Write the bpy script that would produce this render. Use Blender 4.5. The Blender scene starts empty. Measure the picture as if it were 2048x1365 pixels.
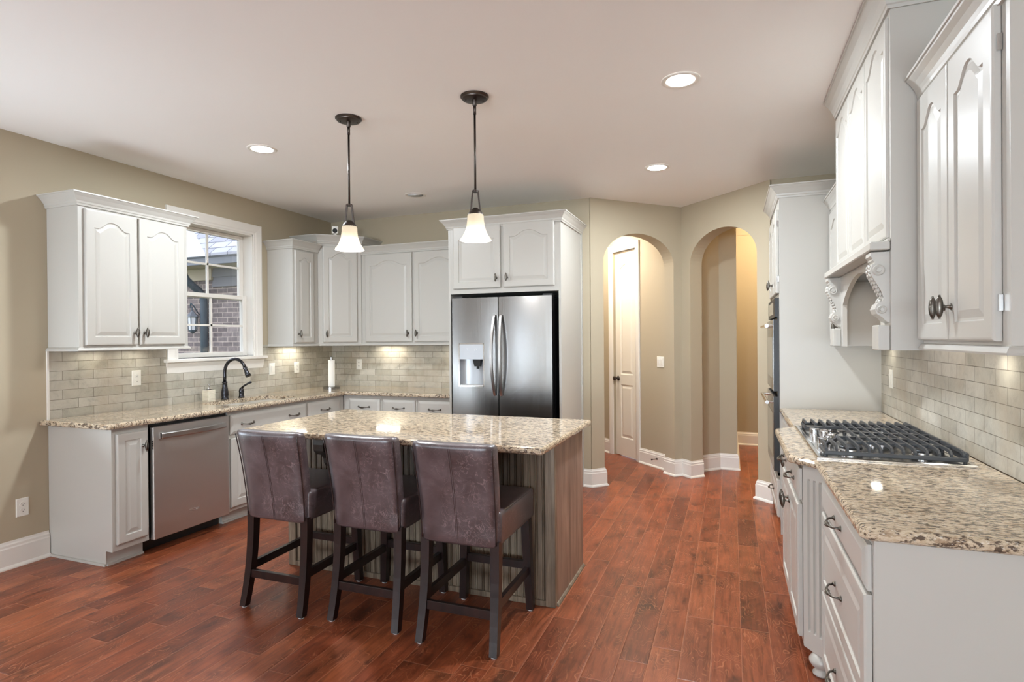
import bpy, bmesh, math, random
from mathutils import Vector, Matrix
random.seed(7)
SC = bpy.context.scene
COL = SC.collection
PI = math.pi

# ------------------------------------------------------------------ camera, world, light, exposure
def make_camera():
    yaw, pit, rol = 0.36376146, -0.00416697, -0.0078177
    cy, sy, cp, sp = math.cos(yaw), math.sin(yaw), math.cos(pit), math.sin(pit)
    f = Vector((-sy*cp, cy*cp, sp)); r = Vector((cy, sy, 0)); u = r.cross(f)
    r2 = math.cos(rol)*r + math.sin(rol)*u; u2 = -math.sin(rol)*r + math.cos(rol)*u
    cam = bpy.data.cameras.new('camera'); o = bpy.data.objects.new('camera', cam); COL.objects.link(o)
    M = Matrix((r2, u2, -f)).transposed().to_4x4(); M.translation = Vector((0, 0, 1.42))
    o.matrix_world = M
    cam.sensor_width = 36.0; cam.lens = 1153.767/2048*36.0; cam.clip_start = 0.05
    SC.camera = o
make_camera()
W_STRENGTH = 1.6
world = bpy.data.worlds.new('world'); SC.world = world; world.use_nodes = True
_bg = world.node_tree.nodes['Background']
_tc = world.node_tree.nodes.new('ShaderNodeTexCoord'); _sx = world.node_tree.nodes.new('ShaderNodeSeparateXYZ')
_rp = world.node_tree.nodes.new('ShaderNodeValToRGB')
world.node_tree.links.new(_tc.outputs['Generated'], _sx.inputs[0]); world.node_tree.links.new(_sx.outputs['Z'], _rp.inputs[0])
world.node_tree.links.new(_rp.outputs[0], _bg.inputs['Color'])
_rp.color_ramp.elements[0].color = (0.62, 0.66, 0.74, 1); _rp.color_ramp.elements[1].color = (0.70, 0.78, 0.92, 1)
_bg.inputs['Strength'].default_value = W_STRENGTH

def area_light(name, loc, direction, sx, sy, power, color=(1, 1, 1), spread=PI):
    l = bpy.data.lights.new(name, 'AREA'); l.shape = 'RECTANGLE'; l.size = sx; l.size_y = sy
    l.energy = power; l.color = color; l.spread = spread
    o = bpy.data.objects.new(name, l); COL.objects.link(o); o.location = loc
    o.rotation_euler = Vector(direction).to_track_quat('-Z', 'Y').to_euler()
    return o
def point_light(name, loc, power, color=(1, 1, 1), r=0.03):
    l = bpy.data.lights.new(name, 'POINT'); l.energy = power; l.color = color; l.shadow_soft_size = r
    o = bpy.data.objects.new(name, l); COL.objects.link(o); o.location = loc; return o
DAY = (0.80, 0.93, 1.04)
YR = -7.5
# daylight lamps at unseen family room openings; rear ones tilted up to brighten the ceiling
area_light('daylight_rear', (-2.05, YR+0.14, 1.05), (0, 1, 1.4), 2.4, 1.7, 165, DAY)
area_light('daylight_rear_far', (0.75, YR+0.14, 1.05), (0, 1, 1.4), 2.4, 1.7, 130, DAY)
area_light('daylight_patio_door', (-4.30, -2.55, 1.2), (1, 0, 0.2), 1.5, 2.1, 20, DAY)
area_light('added_ceiling_fill', (-4.33, 1.525, 1.05), (1, 0, 1.6), 0.9, 1.7, 13.5, DAY)  # added light at an unseen door, placed and aimed up to brighten the ceiling
LAMP = (0.87, 0.95, 1.01)
P_CAN = 16

SC.view_settings.view_transform = 'Standard'; SC.view_settings.look = 'None'
SC.view_settings.gamma = 1.0; SC.view_settings.use_curve_mapping = False
SC.view_settings.exposure = 1.22
SC.cycles.use_denoising = True
SC.cycles.max_bounces = 9; SC.cycles.diffuse_bounces = 6; SC.cycles.glossy_bounces = 5
SC.cycles.transmission_bounces = 6; SC.cycles.transparent_max_bounces = 8
SC.cycles.sample_clamp_indirect = 6.0; SC.cycles.caustics_reflective = False; SC.cycles.caustics_refractive = False

# ------------------------------------------------------------------ materials
def lin(r, g, b):
    c = []
    for v in (r, g, b):
        v /= 255.0; c.append(v/12.92 if v <= 0.04045 else ((v+0.055)/1.055)**2.4)
    return (c[0], c[1], c[2], 1.0)

class NG:
    def __init__(s, name):
        s.m = bpy.data.materials.new(name); s.m.use_nodes = True; s.t = s.m.node_tree
        s.b = s.t.nodes['Principled BSDF']; s.out = s.t.nodes['Material Output']
    def n(s, kind, **kw):
        x = s.t.nodes.new('ShaderNode'+kind)
        for k, v in kw.items(): setattr(x, k, v)
        return x
    def l(s, a, b): s.t.links.new(a, b)
    def setin(s, sock, v):
        if hasattr(v, 'is_linked') or isinstance(v, bpy.types.NodeSocket): s.l(v, sock)
        else: sock.default_value = v
    def math(s, op, a, b=0.0, c=None):
        x = s.n('Math', operation=op); s.setin(x.inputs[0], a); s.setin(x.inputs[1], b)
        if c is not None: s.setin(x.inputs[2], c)
        return x.outputs[0]
    def coords(s, scale=(1, 1, 1), kind='Object', rot=(0, 0, 0)):
        tc = s.n('TexCoord'); mp = s.n('Mapping'); mp.inputs['Scale'].default_value = scale; mp.inputs['Rotation'].default_value = rot
        s.l(tc.outputs[kind], mp.inputs[0]); return mp.outputs[0]
    def world(s, scale=(1, 1, 1)):
        g = s.n('NewGeometry'); mp = s.n('Mapping'); mp.inputs['Scale'].default_value = scale
        s.l(g.outputs['Position'], mp.inputs[0]); return mp.outputs[0]
    def noise(s, vec, scale, detail=4, rough=0.55, dist=0.0):
        x = s.n('TexNoise'); s.l(vec, x.inputs['Vector']); x.inputs['Scale'].default_value = scale
        x.inputs['Detail'].default_value = detail; x.inputs['Roughness'].default_value = rough; x.inputs['Distortion'].default_value = dist
        return x.outputs[0]
    def ramp(s, fac, stops, interp='LINEAR'):
        x = s.n('ValToRGB'); s.l(fac, x.inputs[0]); r = x.color_ramp; r.interpolation = interp
        while len(r.elements) < len(stops): r.elements.new(0.5)
        for e, (p, c) in zip(r.elements, stops):
            e.position = p; e.color = c if len(c) == 4 else (*c, 1)
        return x.outputs[0]
    def mix(s, fac, a, b, mode='MIX'):
        x = s.n('Mix', data_type='RGBA', blend_type=mode)
        s.setin(x.inputs[0], fac); s.setin(x.inputs[6], a); s.setin(x.inputs[7], b); return x.outputs[2]
    def bump(s, h, strength=0.2, dist=0.002):
        x = s.n('Bump'); x.inputs['Strength'].default_value = strength; x.inputs['Distance'].default_value = dist
        s.l(h, x.inputs['Height']); s.l(x.outputs[0], s.b.inputs['Normal']); return x
    def p(s, **kw):
        for k, v in kw.items():
            s.setin(s.b.inputs[k.replace('_', ' ')], v)
        return s

def grey(v): return (v, v, v, 1)

def m_paint(name, col, rough=0.4, var=0.05, scale=3.0, bump=0.05, bscale=60):
    g = NG(name); w = g.world()
    n = g.noise(w, scale, 3)
    c = g.mix(g.math('MULTIPLY', n, var*2), col, tuple(x*0.82 for x in col[:3])+(1,))
    g.p(Base_Color=c, Roughness=rough)
    g.bump(g.noise(w, bscale, 3), bump, 0.001); return g.m
M = {}
M['cab'] = m_paint('cabinet_white_paint', lin(190, 187, 180), 0.33, 0.06, 2.5, 0.06, 40)
M['trim'] = m_paint('trim_white_paint', lin(232, 228, 221), 0.35, 0.03)
M['wall'] = m_paint('wall_greige_paint', lin(179, 167, 144), 0.75, 0.05, 1.2, 0.05, 120)
M['ceil'] = m_paint('ceiling_white_paint', lin(248, 246, 243), 0.9, 0.04, 1.0, 0.04, 90)
M['door'] = m_paint('door_white_paint', lin(230, 224, 212), 0.4, 0.03)
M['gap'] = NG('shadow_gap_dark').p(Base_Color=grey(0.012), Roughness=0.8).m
M['plastic'] = m_paint('white_plastic', lin(232, 230, 222), 0.35, 0.02)
M['slot'] = NG('outlet_slot_dark').p(Base_Color=grey(0.03), Roughness=0.6).m

def m_metal(name, col, rough, noise_rough=0.08, stretch=(1, 1, 1), scale=60, metallic=1.0, bump=0.0):
    g = NG(name); v = g.coords(stretch); n = g.noise(v, scale, 3)
    g.p(Base_Color=col, Metallic=metallic, Roughness=g.math('MULTIPLY_ADD', n, noise_rough, rough-noise_rough*0.5))
    if bump: g.bump(n, bump, 0.0006)
    return g.m
M['steel'] = m_metal('brushed_stainless', (0.31, 0.305, 0.30, 1), 0.22, 0.12, (40, 40, 0.6), 4)
M['steel_dw'] = m_metal('satin_stainless', (0.62, 0.60, 0.58, 1), 0.42, 0.10, (0.6, 0.6, 40), 4)
M['chrome'] = m_metal('polished_steel', (0.72, 0.72, 0.72, 1), 0.14, 0.04)
M['satin'] = m_metal('satin_handle_steel', (0.52, 0.51, 0.50, 1), 0.30, 0.06)
M['pewter'] = m_metal('antique_pewter', (0.16, 0.145, 0.125, 1), 0.34, 0.2, (1, 1, 1), 120)
M['bronze'] = m_metal('oil_rubbed_bronze', (0.085, 0.070, 0.062, 1), 0.38, 0.15, (1, 1, 1), 90)
M['faucet'] = m_metal('black_bronze', (0.06, 0.06, 0.066, 1), 0.26, 0.1)
M['iron'] = m_metal('cast_iron_enamel', (0.06, 0.064, 0.07, 1), 0.42, 0.1, metallic=0.3)
M['black'] = NG('black_plastic').p(Base_Color=grey(0.015), Roughness=0.4).m
M['blackglass'] = NG('black_oven_glass').p(Base_Color=grey(0.012), Roughness=0.06).m
M['dispgrey'] = m_metal('dispenser_panel_grey', (0.48, 0.50, 0.53, 1), 0.35, 0.05, metallic=0.4)
M['disptext'] = NG('dispenser_icon_white').p(Base_Color=grey(0.85), Roughness=0.5).m
M['paper'] = m_paint('paper_towel', lin(238, 236, 230), 0.9, 0.02, 20, 0.3, 200)
M['washer'] = NG('felt_pad_white').p(Base_Color=grey(0.7), Roughness=0.8).m

def m_granite():
    g = NG('granite'); v = g.world((1.0, 2.9, 2.0))
    v2 = g.world((1.0, 2.2, 2.2))
    a = g.noise(v, 22, 6, 0.68, 0.15)
    c = g.ramp(a, [(0.30, lin(112, 92, 76)), (0.42, lin(174, 152, 126)), (0.52, lin(208, 192, 168)), (0.62, lin(188, 168, 140)), (0.75, lin(222, 213, 196))])
    cl = g.noise(v2, 6.0, 3)
    d = g.noise(v, 40, 5, 0.62, 0.15)
    d2 = g.math('ADD', d, g.math('MULTIPLY', cl, 0.12))
    f = g.ramp(d2, [(0.575, grey(0)), (0.63, grey(1))])
    c = g.mix(g.math('MULTIPLY', f, 0.9), c, lin(72, 58, 50))
    e = g.noise(v, 75, 4, 0.6)
    f2 = g.ramp(e, [(0.60, grey(0)), (0.64, grey(1))])
    c = g.mix(g.math('MULTIPLY', f2, 0.65), c, lin(62, 56, 54))
    e3 = g.noise(v2, 95, 3, 0.5)
    f3 = g.ramp(e3, [(0.62, grey(0)), (0.66, grey(1))])
    c = g.mix(g.math('MULTIPLY', f3, 0.5), c, lin(235, 230, 220))
    g.p(Base_Color=c, Roughness=0.06); g.b.inputs['Specular IOR Level'].default_value = 0.6
    return g.m
M['granite'] = m_granite()

def m_floor():
    g = NG('hand_scraped_wood_floor'); pos = g.world(); sx = g.n('SeparateXYZ'); g.l(pos, sx.inputs[0])
    x, y = sx.outputs[0], sx.outputs[1]
    PW = 0.127
    xr = g.math('DIVIDE', g.math('ADD', x, 10.0), PW); row = g.math('FLOOR', xr); fx = g.math('FRACT', xr)
    wn = g.n('TexWhiteNoise', noise_dimensions='1D'); g.l(row, wn.inputs['W']); rr = wn.outputs['Value']
    wn2 = g.n('TexWhiteNoise', noise_dimensions='1D'); g.l(g.math('ADD', row, 0.37), wn2.inputs['W'])
    L = g.math('MULTIPLY_ADD', wn2.outputs['Value'], 0.45, 0.55)
    yr = g.math('DIVIDE', g.math('ADD', g.math('MULTIPLY_ADD', rr, 3.0, 20.0), y), L)
    idx = g.math('FLOOR', yr); fy = g.math('FRACT', yr)
    cb = g.n('CombineXYZ'); g.l(row, cb.inputs[0]); g.l(idx, cb.inputs[1])
    wp = g.n('TexWhiteNoise', noise_dimensions='2D'); g.l(cb.outputs[0], wp.inputs['Vector']); pr = wp.outputs['Value']
    base = g.ramp(pr, [(0.0, lin(112, 56, 34)), (0.3, lin(138, 72, 44)), (0.6, lin(126, 64, 40)), (0.85, lin(152, 84, 52)), (1.0, lin(104, 52, 34))])
    off = g.n('CombineXYZ'); g.l(g.math('MULTIPLY', pr, 37.0), off.inputs[0]); g.l(g.math('MULTIPLY', pr, 91.0), off.inputs[1])
    va = g.n('VectorMath', operation='ADD'); g.l(pos, va.inputs[0]); g.l(off.outputs[0], va.inputs[1])
    def sc(v):
        mp = g.n('Mapping'); mp.inputs['Scale'].default_value = v; g.l(va.outputs[0], mp.inputs[0]); return mp.outputs[0]
    grain = g.noise(sc((26, 2.2, 1)), 2.2, 7, 0.65, 0.6)
    c = g.mix(1.0, base, g.ramp(grain, [(0.28, grey(0.52)), (0.5, grey(1.0)), (0.72, grey(1.32))]), 'MULTIPLY')
    blot = g.noise(sc((4.5, 2.2, 1)), 1.6, 4, 0.6, 0.4)
    c = g.mix(1.0, c, g.ramp(blot, [(0.30, grey(0.40)), (0.45, grey(0.90)), (0.60, grey(1.12)), (0.75, grey(1.35))]), 'MULTIPLY')
    # flame figure: thin pale contour lines of a soft noise
    fn = g.noise(sc((7, 2.6, 1)), 1.3, 2, 0.5, 0.2)
    fr = g.math('FRACT', g.math('MULTIPLY', fn, 22.0))
    ln = g.math('LESS_THAN', g.math('ABSOLUTE', g.math('SUBTRACT', fr, 0.5)), 0.07)
    msk = g.ramp(g.noise(sc((5, 3, 1)), 2.0, 3), [(0.44, grey(0)), (0.58, grey(1))])
    c = g.mix(g.math('MULTIPLY', g.math('MULTIPLY', ln, msk), 0.42), c, lin(196, 128, 92))
    kn = g.noise(sc((9, 5, 1)), 1.2, 3, 0.5)
    c = g.mix(g.math('MULTIPLY', g.ramp(kn, [(0.66, grey(0)), (0.74, grey(1))]), 0.6), c, lin(58, 30, 22))
    ex = g.math('MULTIPLY', g.math('MINIMUM', fx, g.math('SUBTRACT', 1.0, fx)), PW)
    ey = g.math('MULTIPLY', g.math('MINIMUM', fy, g.math('SUBTRACT', 1.0, fy)), L)
    sm = g.math('LESS_THAN', g.math('MINIMUM', ex, ey), 0.0012)
    c = g.mix(g.math('MULTIPLY', sm, 0.5), c, lin(190, 128, 96))  # pale seams: glint off worn plank bevels, painted into the colour
    g.p(Base_Color=c, Roughness=g.math('MULTIPLY_ADD', grain, 0.22, 0.22)); g.b.inputs['Specular IOR Level'].default_value = 0.42
    hb = g.math('MINIMUM', g.math('MULTIPLY', g.math('MINIMUM', ex, ey), 160.0), 1.0)
    h = g.math('ADD', hb, g.math('MULTIPLY', grain, 0.35))
    h = g.math('ADD', h, g.math('MULTIPLY', g.noise(sc((6, 3, 1)), 1.5, 2), 1.2))
    g.bump(h, 0.35, 0.0022); return g.m
M['floor'] = m_floor()

def m_tile():
    g = NG('stone_subway_tile'); pos = g.world(); sx = g.n('SeparateXYZ'); g.l(pos, sx.inputs[0])
    u = g.math('ADD', g.math('SUBTRACT', sx.outputs[1], sx.outputs[0]), 0.06)
    cb = g.n('CombineXYZ'); g.l(u, cb.inputs[0]); g.l(g.math('SUBTRACT', sx.outputs[2], 0.902), cb.inputs[1])
    br = g.n('TexBrick', offset=0.5); g.l(cb.outputs[0], br.inputs['Vector'])
    br.inputs['Scale'].default_value = 1.0; br.inputs['Brick Width'].default_value = 0.205; br.inputs['Row Height'].default_value = 0.0645
    br.inputs['Mortar Size'].default_value = 0.0014; br.inputs['Mortar Smooth'].default_value = 0.2; br.inputs['Bias'].default_value = 0.0
    br.inputs['Color1'].default_value = lin(170, 165, 151); br.inputs['Color2'].default_value = lin(193, 188, 176); br.inputs['Mortar'].default_value = lin(104, 95, 82)
    n = g.noise(pos, 11, 6, 0.65, 0.5)
    c = g.mix(1.0, br.outputs['Color'], g.ramp(n, [(0.28, grey(0.70)), (0.45, grey(0.95)), (0.6, grey(1.04)), (0.75, grey(1.12))]), 'MULTIPLY')
    n2 = g.noise(pos, 4, 4, 0.6)
    c = g.mix(g.math('MULTIPLY', g.ramp(n2, [(0.5, grey(0)), (0.7, grey(1))]), 0.45), c, lin(166, 150, 128))
    g.p(Base_Color=c, Roughness=0.42)
    h = g.math('ADD', g.math('MULTIPLY', br.outputs['Fac'], -1.0), g.math('MULTIPLY', g.noise(pos, 45, 5, 0.6, 0.6), 0.9))
    g.bump(h, 0.6, 0.003); return g.m
M['tile'] = m_tile()

def m_leather():
    g = NG('distressed_leather'); v = g.coords()
    n = g.noise(v, 7, 6, 0.6, 0.5)
    c = g.ramp(n, [(0.3, lin(60, 46, 45)), (0.5, lin(84, 69, 69)), (0.7, lin(106, 91, 91))])
    w = g.noise(v, 12, 4, 0.6, 2.0)
    fr = g.math('ABSOLUTE', g.math('SUBTRACT', g.math('FRACT', g.math('MULTIPLY', w, 5.0)), 0.5))
    ln = g.ramp(fr, [(0.0, grey(1)), (0.09, grey(0))])
    k = g.ramp(g.noise(v, 6, 4), [(0.45, grey(0)), (0.6, grey(1))])
    c = g.mix(g.math('MULTIPLY', g.math('MULTIPLY', ln, k), 0.75), c, lin(160, 138, 136))
    st = g.noise(g.coords((1, 1, 6)), 14, 5, 0.7, 0.3)
    c = g.mix(g.math('MULTIPLY', g.ramp(st, [(0.58, grey(0)), (0.72, grey(1))]), 0.4), c, lin(134, 118, 124))
    g.p(Base_Color=c, Roughness=g.math('MULTIPLY_ADD', n, 0.2, 0.24))
    g.b.inputs['Specular IOR Level'].default_value = 0.7; g.b.inputs['Coat Weight'].default_value = 1.0; g.b.inputs['Coat Roughness'].default_value = 0.34; g.b.inputs['Coat Tint'].default_value = (0.92, 0.95, 1.0, 1)
    g.bump(g.noise(v, 120, 3), 0.12, 0.001); return g.m
M['leather'] = m_leather()
M['stitch'] = NG('stitch_thread').p(Base_Color=lin(70, 52, 50), Roughness=0.7).m
M['piping'] = NG('piping_leather').p(Base_Color=lin(48, 34, 33), Roughness=0.35).m
def m_leg():
    g = NG('espresso_wood'); v = g.coords((6, 6, 0.6)); n = g.noise(v, 4, 5)
    g.p(Base_Color=g.ramp(n, [(0.3, lin(22, 16, 17)), (0.7, lin(44, 27, 24))]), Roughness=0.3); return g.m
M['leg'] = m_leg()
def m_greywood(name, stops, sc=(14, 14, 0.8)):
    g = NG(name); v = g.world(sc); n = g.noise(v, 2.6, 7, 0.65, 0.5)
    c = g.ramp(n, stops)
    b = g.noise(g.world((3, 3, 1.2)), 2.0, 4)
    c = g.mix(1.0, c, g.ramp(b, [(0.3, grey(0.7)), (0.7, grey(1.2))]), 'MULTIPLY')
    g.p(Base_Color=c, Roughness=0.38); g.bump(n, 0.15, 0.001); return g.m
M['bead'] = m_greywood('weathered_beadboard', [(0.3, lin(82, 68, 55)), (0.5, lin(122, 107, 90)), (0.7, lin(160, 145, 126))])
M['panelwood'] = m_greywood('stained_end_panel', [(0.3, lin(112, 92, 80)), (0.5, lin(144, 120, 106)), (0.7, lin(164, 140, 124))], (9, 9, 0.6))
M['corbwood'] = m_greywood('dark_corbel_wood', [(0.3, lin(50, 43, 38)), (0.6, lin(86, 78, 70)), (0.8, lin(108, 100, 92))], (6, 6, 6))

def m_emit(name, col, s):
    g = NG(name); e = g.n('Emission'); e.inputs[0].default_value = col; e.inputs[1].default_value = s
    g.l(e.outputs[0], g.out.inputs[0]); return g.m
M['lamp'] = m_emit('recessed_lamp_glow', (1.0, 0.93, 0.84, 1), 9.0)
def m_shade():
    g = NG('frosted_glass_shade'); t = g.n('BsdfTranslucent'); t.inputs[0].default_value = (0.035, 0.029, 0.021, 1)
    d = g.n('BsdfDiffuse'); d.inputs[0].default_value = (0.55, 0.50, 0.42, 1)
    mx = g.n('MixShader'); mx.inputs[0].default_value = 0.3; g.l(t.outputs[0], mx.inputs[1]); g.l(d.outputs[0], mx.inputs[2])
    e = g.n('Emission'); e.inputs[0].default_value = (1.0, 0.84, 0.62, 1); e.inputs[1].default_value = 0.25
    ad = g.n('AddShader'); g.l(mx.outputs[0], ad.inputs[0]); g.l(e.outputs[0], ad.inputs[1])
    g.l(ad.outputs[0], g.out.inputs[0]); return g.m
M['shade'] = m_shade()  # flat pale colour on the left part of the same slope
M['bulb'] = m_emit('pendant_bulb_glow', (1.0, 0.90, 0.76, 1), 14.0)
def m_glass():
    g = NG('window_glass'); tr = g.n('BsdfTransparent'); gl = g.n('BsdfGlossy'); gl.inputs['Roughness'].default_value = 0.02
    fr = g.n('Fresnel'); fr.inputs[0].default_value = 1.4
    mx = g.n('MixShader'); g.l(g.math('MULTIPLY', fr.outputs[0], 0.6), mx.inputs[0]); g.l(tr.outputs[0], mx.inputs[1]); g.l(gl.outputs[0], mx.inputs[2])
    g.l(mx.outputs[0], g.out.inputs[0]); return g.m
M['glass'] = m_glass()
def m_brick():
    g = NG('house_brick'); pos = g.world(); sx = g.n('SeparateXYZ'); g.l(pos, sx.inputs[0])
    cb = g.n('CombineXYZ'); g.l(g.math('ADD', sx.outputs[0], sx.outputs[1]), cb.inputs[0]); g.l(sx.outputs[2], cb.inputs[1])
    br = g.n('TexBrick', offset=0.5); g.l(cb.outputs[0], br.inputs['Vector'])
    br.inputs['Scale'].default_value = 1.0; br.inputs['Brick Width'].default_value = 0.21; br.inputs['Row Height'].default_value = 0.078
    br.inputs['Mortar Size'].default_value = 0.007; br.inputs['Color1'].default_value = lin(112, 102, 106); br.inputs['Color2'].default_value = lin(158, 148, 150)
    br.inputs['Mortar'].default_value = lin(196, 188, 182)
    c = g.mix(0.5, br.outputs['Color'], g.ramp(g.noise(pos, 12, 5), [(0.3, lin(70, 62, 64)), (0.7, lin(180, 166, 160))]), 'OVERLAY')
    g.p(Base_Color=c, Roughness=0.85); return g.m
M['brick'] = m_brick()
def m_shingle():
    g = NG('roof_shingle'); v = g.coords((1, 1, 1)); 
    br = g.n('TexBrick', offset=0.5); g.l(v, br.inputs['Vector']); br.inputs['Scale'].default_value = 1.0
    br.inputs['Brick Width'].default_value = 0.34; br.inputs['Row Height'].default_value = 0.15; br.inputs['Mortar Size'].default_value = 0.008
    br.inputs['Color1'].default_value = lin(150, 150, 160); br.inputs['Color2'].default_value = lin(182, 182, 192); br.inputs['Mortar'].default_value = lin(84, 84, 92)
    g.p(Base_Color=br.outputs['Color'], Roughness=0.9); return g.m
M['shingle'] = m_shingle()
M['paleroof'] = m_paint('pale_grey_flat', lin(226, 226, 232), 0.8, 0.03)
M['siding'] = m_paint('grey_siding', lin(128, 128, 136), 0.7, 0.04)
M['fascia'] = m_paint('grey_fascia', lin(112, 116, 124), 0.5, 0.04)
M['downspout'] = m_paint('slate_downspout', lin(66, 80, 94), 0.45, 0.04)
M['soffit'] = m_paint('soffit_tan', lin(198, 184, 164), 0.7, 0.03)
M['grass'] = m_paint('lawn', lin(96, 110, 70), 0.95, 0.3, 9)
M['ceramic'] = m_paint('ceramic_ribbed', lin(214, 206, 188), 0.35, 0.05)

# ------------------------------------------------------------------ mesh helpers
def F(o, n):
    """local frame: u right along the face, w up, d out of the face; n = outward normal in plan"""
    N = Vector((n[0], n[1], 0)).normalized(); Z = Vector((0, 0, 1)); U = Z.cross(N)
    Mx = Matrix((U, Z, N)).transposed().to_4x4(); Mx.translation = Vector(o); return Mx
I4 = Matrix.Identity(4)

class MB:
    def __init__(s, xf=None):
        s.v = []; s.f = []; s.xf = xf or I4
    def add(s, vs, fs, xf=None):
        k = len(s.v); X = s.xf @ xf if xf is not None else s.xf
        s.v += [X @ Vector(p) for p in vs]
        s.f += [tuple(k+i for i in f) for f in fs]; return s
    def box(s, a, b, bev=0.0):
        x0, y0, z0 = (min(a[i], b[i]) for i in range(3)); x1, y1, z1 = (max(a[i], b[i]) for i in range(3))
        if bev <= 0:
            return s.add([(x0, y0, z0), (x1, y0, z0), (x1, y1, z0), (x0, y1, z0), (x0, y0, z1), (x1, y0, z1), (x1, y1, z1), (x0, y1, z1)],
                         [(0, 3, 2, 1), (4, 5, 6, 7), (0, 1, 5, 4), (1, 2, 6, 5), (2, 3, 7, 6), (3, 0, 4, 7)])
        b_ = min(bev, (x1-x0)/2.01, (y1-y0)/2.01, (z1-z0)/2.01)
        bm = bmesh.new(); bmesh.ops.create_cube(bm, size=1.0)
        for v in bm.verts: v.co = Vector(((x0+x1)/2+v.co.x*(x1-x0), (y0+y1)/2+v.co.y*(y1-y0), (z0+z1)/2+v.co.z*(z1-z0)))
        bmesh.ops.bevel(bm, geom=bm.edges[:], offset=b_, segments=2 if bev > 0.004 else 1, affect='EDGES', profile=0.5)
        return s.bm(bm)
    def bm(s, bm):
        bm.verts.index_update()
        s.add([v.co.copy() for v in bm.verts], [tuple(v.index for v in f.verts) for f in bm.faces]); bm.free(); return s
    def loft(s, loops, closed=True, cap0=True, cap1=True, ring=False):
        n = len(loops[0]); vs = [p for l in loops for p in l]; fs = []
        m = len(loops)
        for j in range(m if ring else m-1):
            a, b = j*n, ((j+1) % m)*n
            for i in range(n if closed else n-1):
                k = (i+1) % n; fs.append((a+i, a+k, b+k, b+i))
        if closed and not ring:
            if cap0: fs.append(tuple(range(n-1, -1, -1)))
            if cap1: fs.append(tuple((m-1)*n+i for i in range(n)))
        return s.add(vs, fs)
    def prism(s, poly, z0, z1):
        return s.loft([[(x, y, z0) for x, y in poly], [(x, y, z1) for x, y in poly]])
    def tube(s, path, r, n=8, closed=False, flat=1.0):
        P = [Vector(p) for p in path]; m = len(P); R = r if isinstance(r, (list, tuple)) else [r]*m
        loops = []; up = None
        for i in range(m):
            t = (P[min(i+1, m-1)]-P[max(i-1, 0)]) if not closed else (P[(i+1) % m]-P[i-1])
            t.normalize()
            if up is None:
                up = Vector((0, 0, 1)) if abs(t.z) < 0.9 else Vector((0, 1, 0))
            a = t.cross(up)
            if a.length < 1e-5: a = t.orthogonal()
            a.normalize(); b = a.cross(t); up = b
            loops.append([tuple(P[i]+a*math.cos(2*PI*k/n)*R[i]+b*math.sin(2*PI*k/n)*R[i]*flat) for k in range(n)])
        return s.loft(loops, ring=closed)
    def lathe(s, prof, c=(0, 0, 0), n=24, axis='z', cap=True):
        loops = []
        for r, h in prof:
            l = []
            for k in range(n):
                a = 2*PI*k/n; x, y = r*math.cos(a), r*math.sin(a)
                p = (x, y, h) if axis == 'z' else ((h, x, y) if axis == 'x' else (y, h, x))
                l.append((p[0]+c[0], p[1]+c[1], p[2]+c[2]))
            loops.append(l)
        return s.loft(loops, cap0=cap, cap1=cap)
    def ellipsoid(s, c, rx, ry, rz, n=14, m=9, rib=0.0, ribs=8):
        loops = []
        for j in range(1, m):
            t = PI*j/m; l = []
            for k in range(n):
                a = 2*PI*k/n; q = 1+rib*math.cos(ribs*a)
                l.append((c[0]+rx*math.sin(t)*math.cos(a)*q, c[1]-ry*math.cos(t), c[2]+rz*math.sin(t)*math.sin(a)*q))
            loops.append(l)
        return s.loft(loops)
    def sweep(s, path, prof, closed=False):
        """mitred moulding: path of (x,y), outward to the right of travel; prof of (out, z), closed loop"""
        n = len(path); P = [Vector((p[0], p[1])) for p in path]; loops = []
        for i in range(n):
            dirs = []
            if closed or i > 0: dirs.append((P[i]-P[i-1]).normalized())
            if closed or i < n-1: dirs.append((P[(i+1) % n]-P[i]).normalized())
            ns = [Vector((d.y, -d.x)) for d in dirs]
            m = ns[0] if len(ns) == 1 else (ns[0]+ns[1])/(1+ns[0].dot(ns[1]))
            loops.append([(P[i].x+m.x*o, P[i].y+m.y*o, z) for o, z in prof])
        return s.loft(loops, ring=closed)
    def build(s, name, mat, parent=None, smooth=False, auto=None):
        me = bpy.data.meshes.new(name); off = Vector((0, 0, 0))
        if parent is not None:
            off = WLOC.get(parent.name, Vector((0, 0, 0)))
        me.from_pydata([tuple(p-off) for p in s.v], [], s.f)
        bm = bmesh.new(); bm.from_mesh(me); bmesh.ops.recalc_face_normals(bm, faces=bm.faces[:]); bm.to_mesh(me); bm.free()
        o = bpy.data.objects.new(name, me); COL.objects.link(o)
        me.materials.append(M[mat] if isinstance(mat, str) else mat)
        if parent is not None: o.parent = parent; WLOC[o.name] = off.copy()
        if smooth:
            for p in me.polygons: p.use_smooth = True
            if auto is not None and hasattr(me, 'set_sharp_from_angle'): me.set_sharp_from_angle(angle=auto)
        return o
WLOC = {}

def tag(o, label=None, cat=None, group=None, kind=None):
    if label: o['label'] = label
    if cat: o['category'] = cat
    if group: o['group'] = group
    if kind: o['kind'] = kind
    return o
def thing(name, loc, label, cat, group=None):
    o = bpy.data.objects.new(name, None); COL.objects.link(o); o.location = loc; o.empty_display_size = 0.05
    WLOC[o.name] = Vector(loc); return tag(o, label, cat, group)
def struct(name, mb, mat, smooth=False):
    return tag(mb.build(name, mat, None, smooth), kind='structure')

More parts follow.
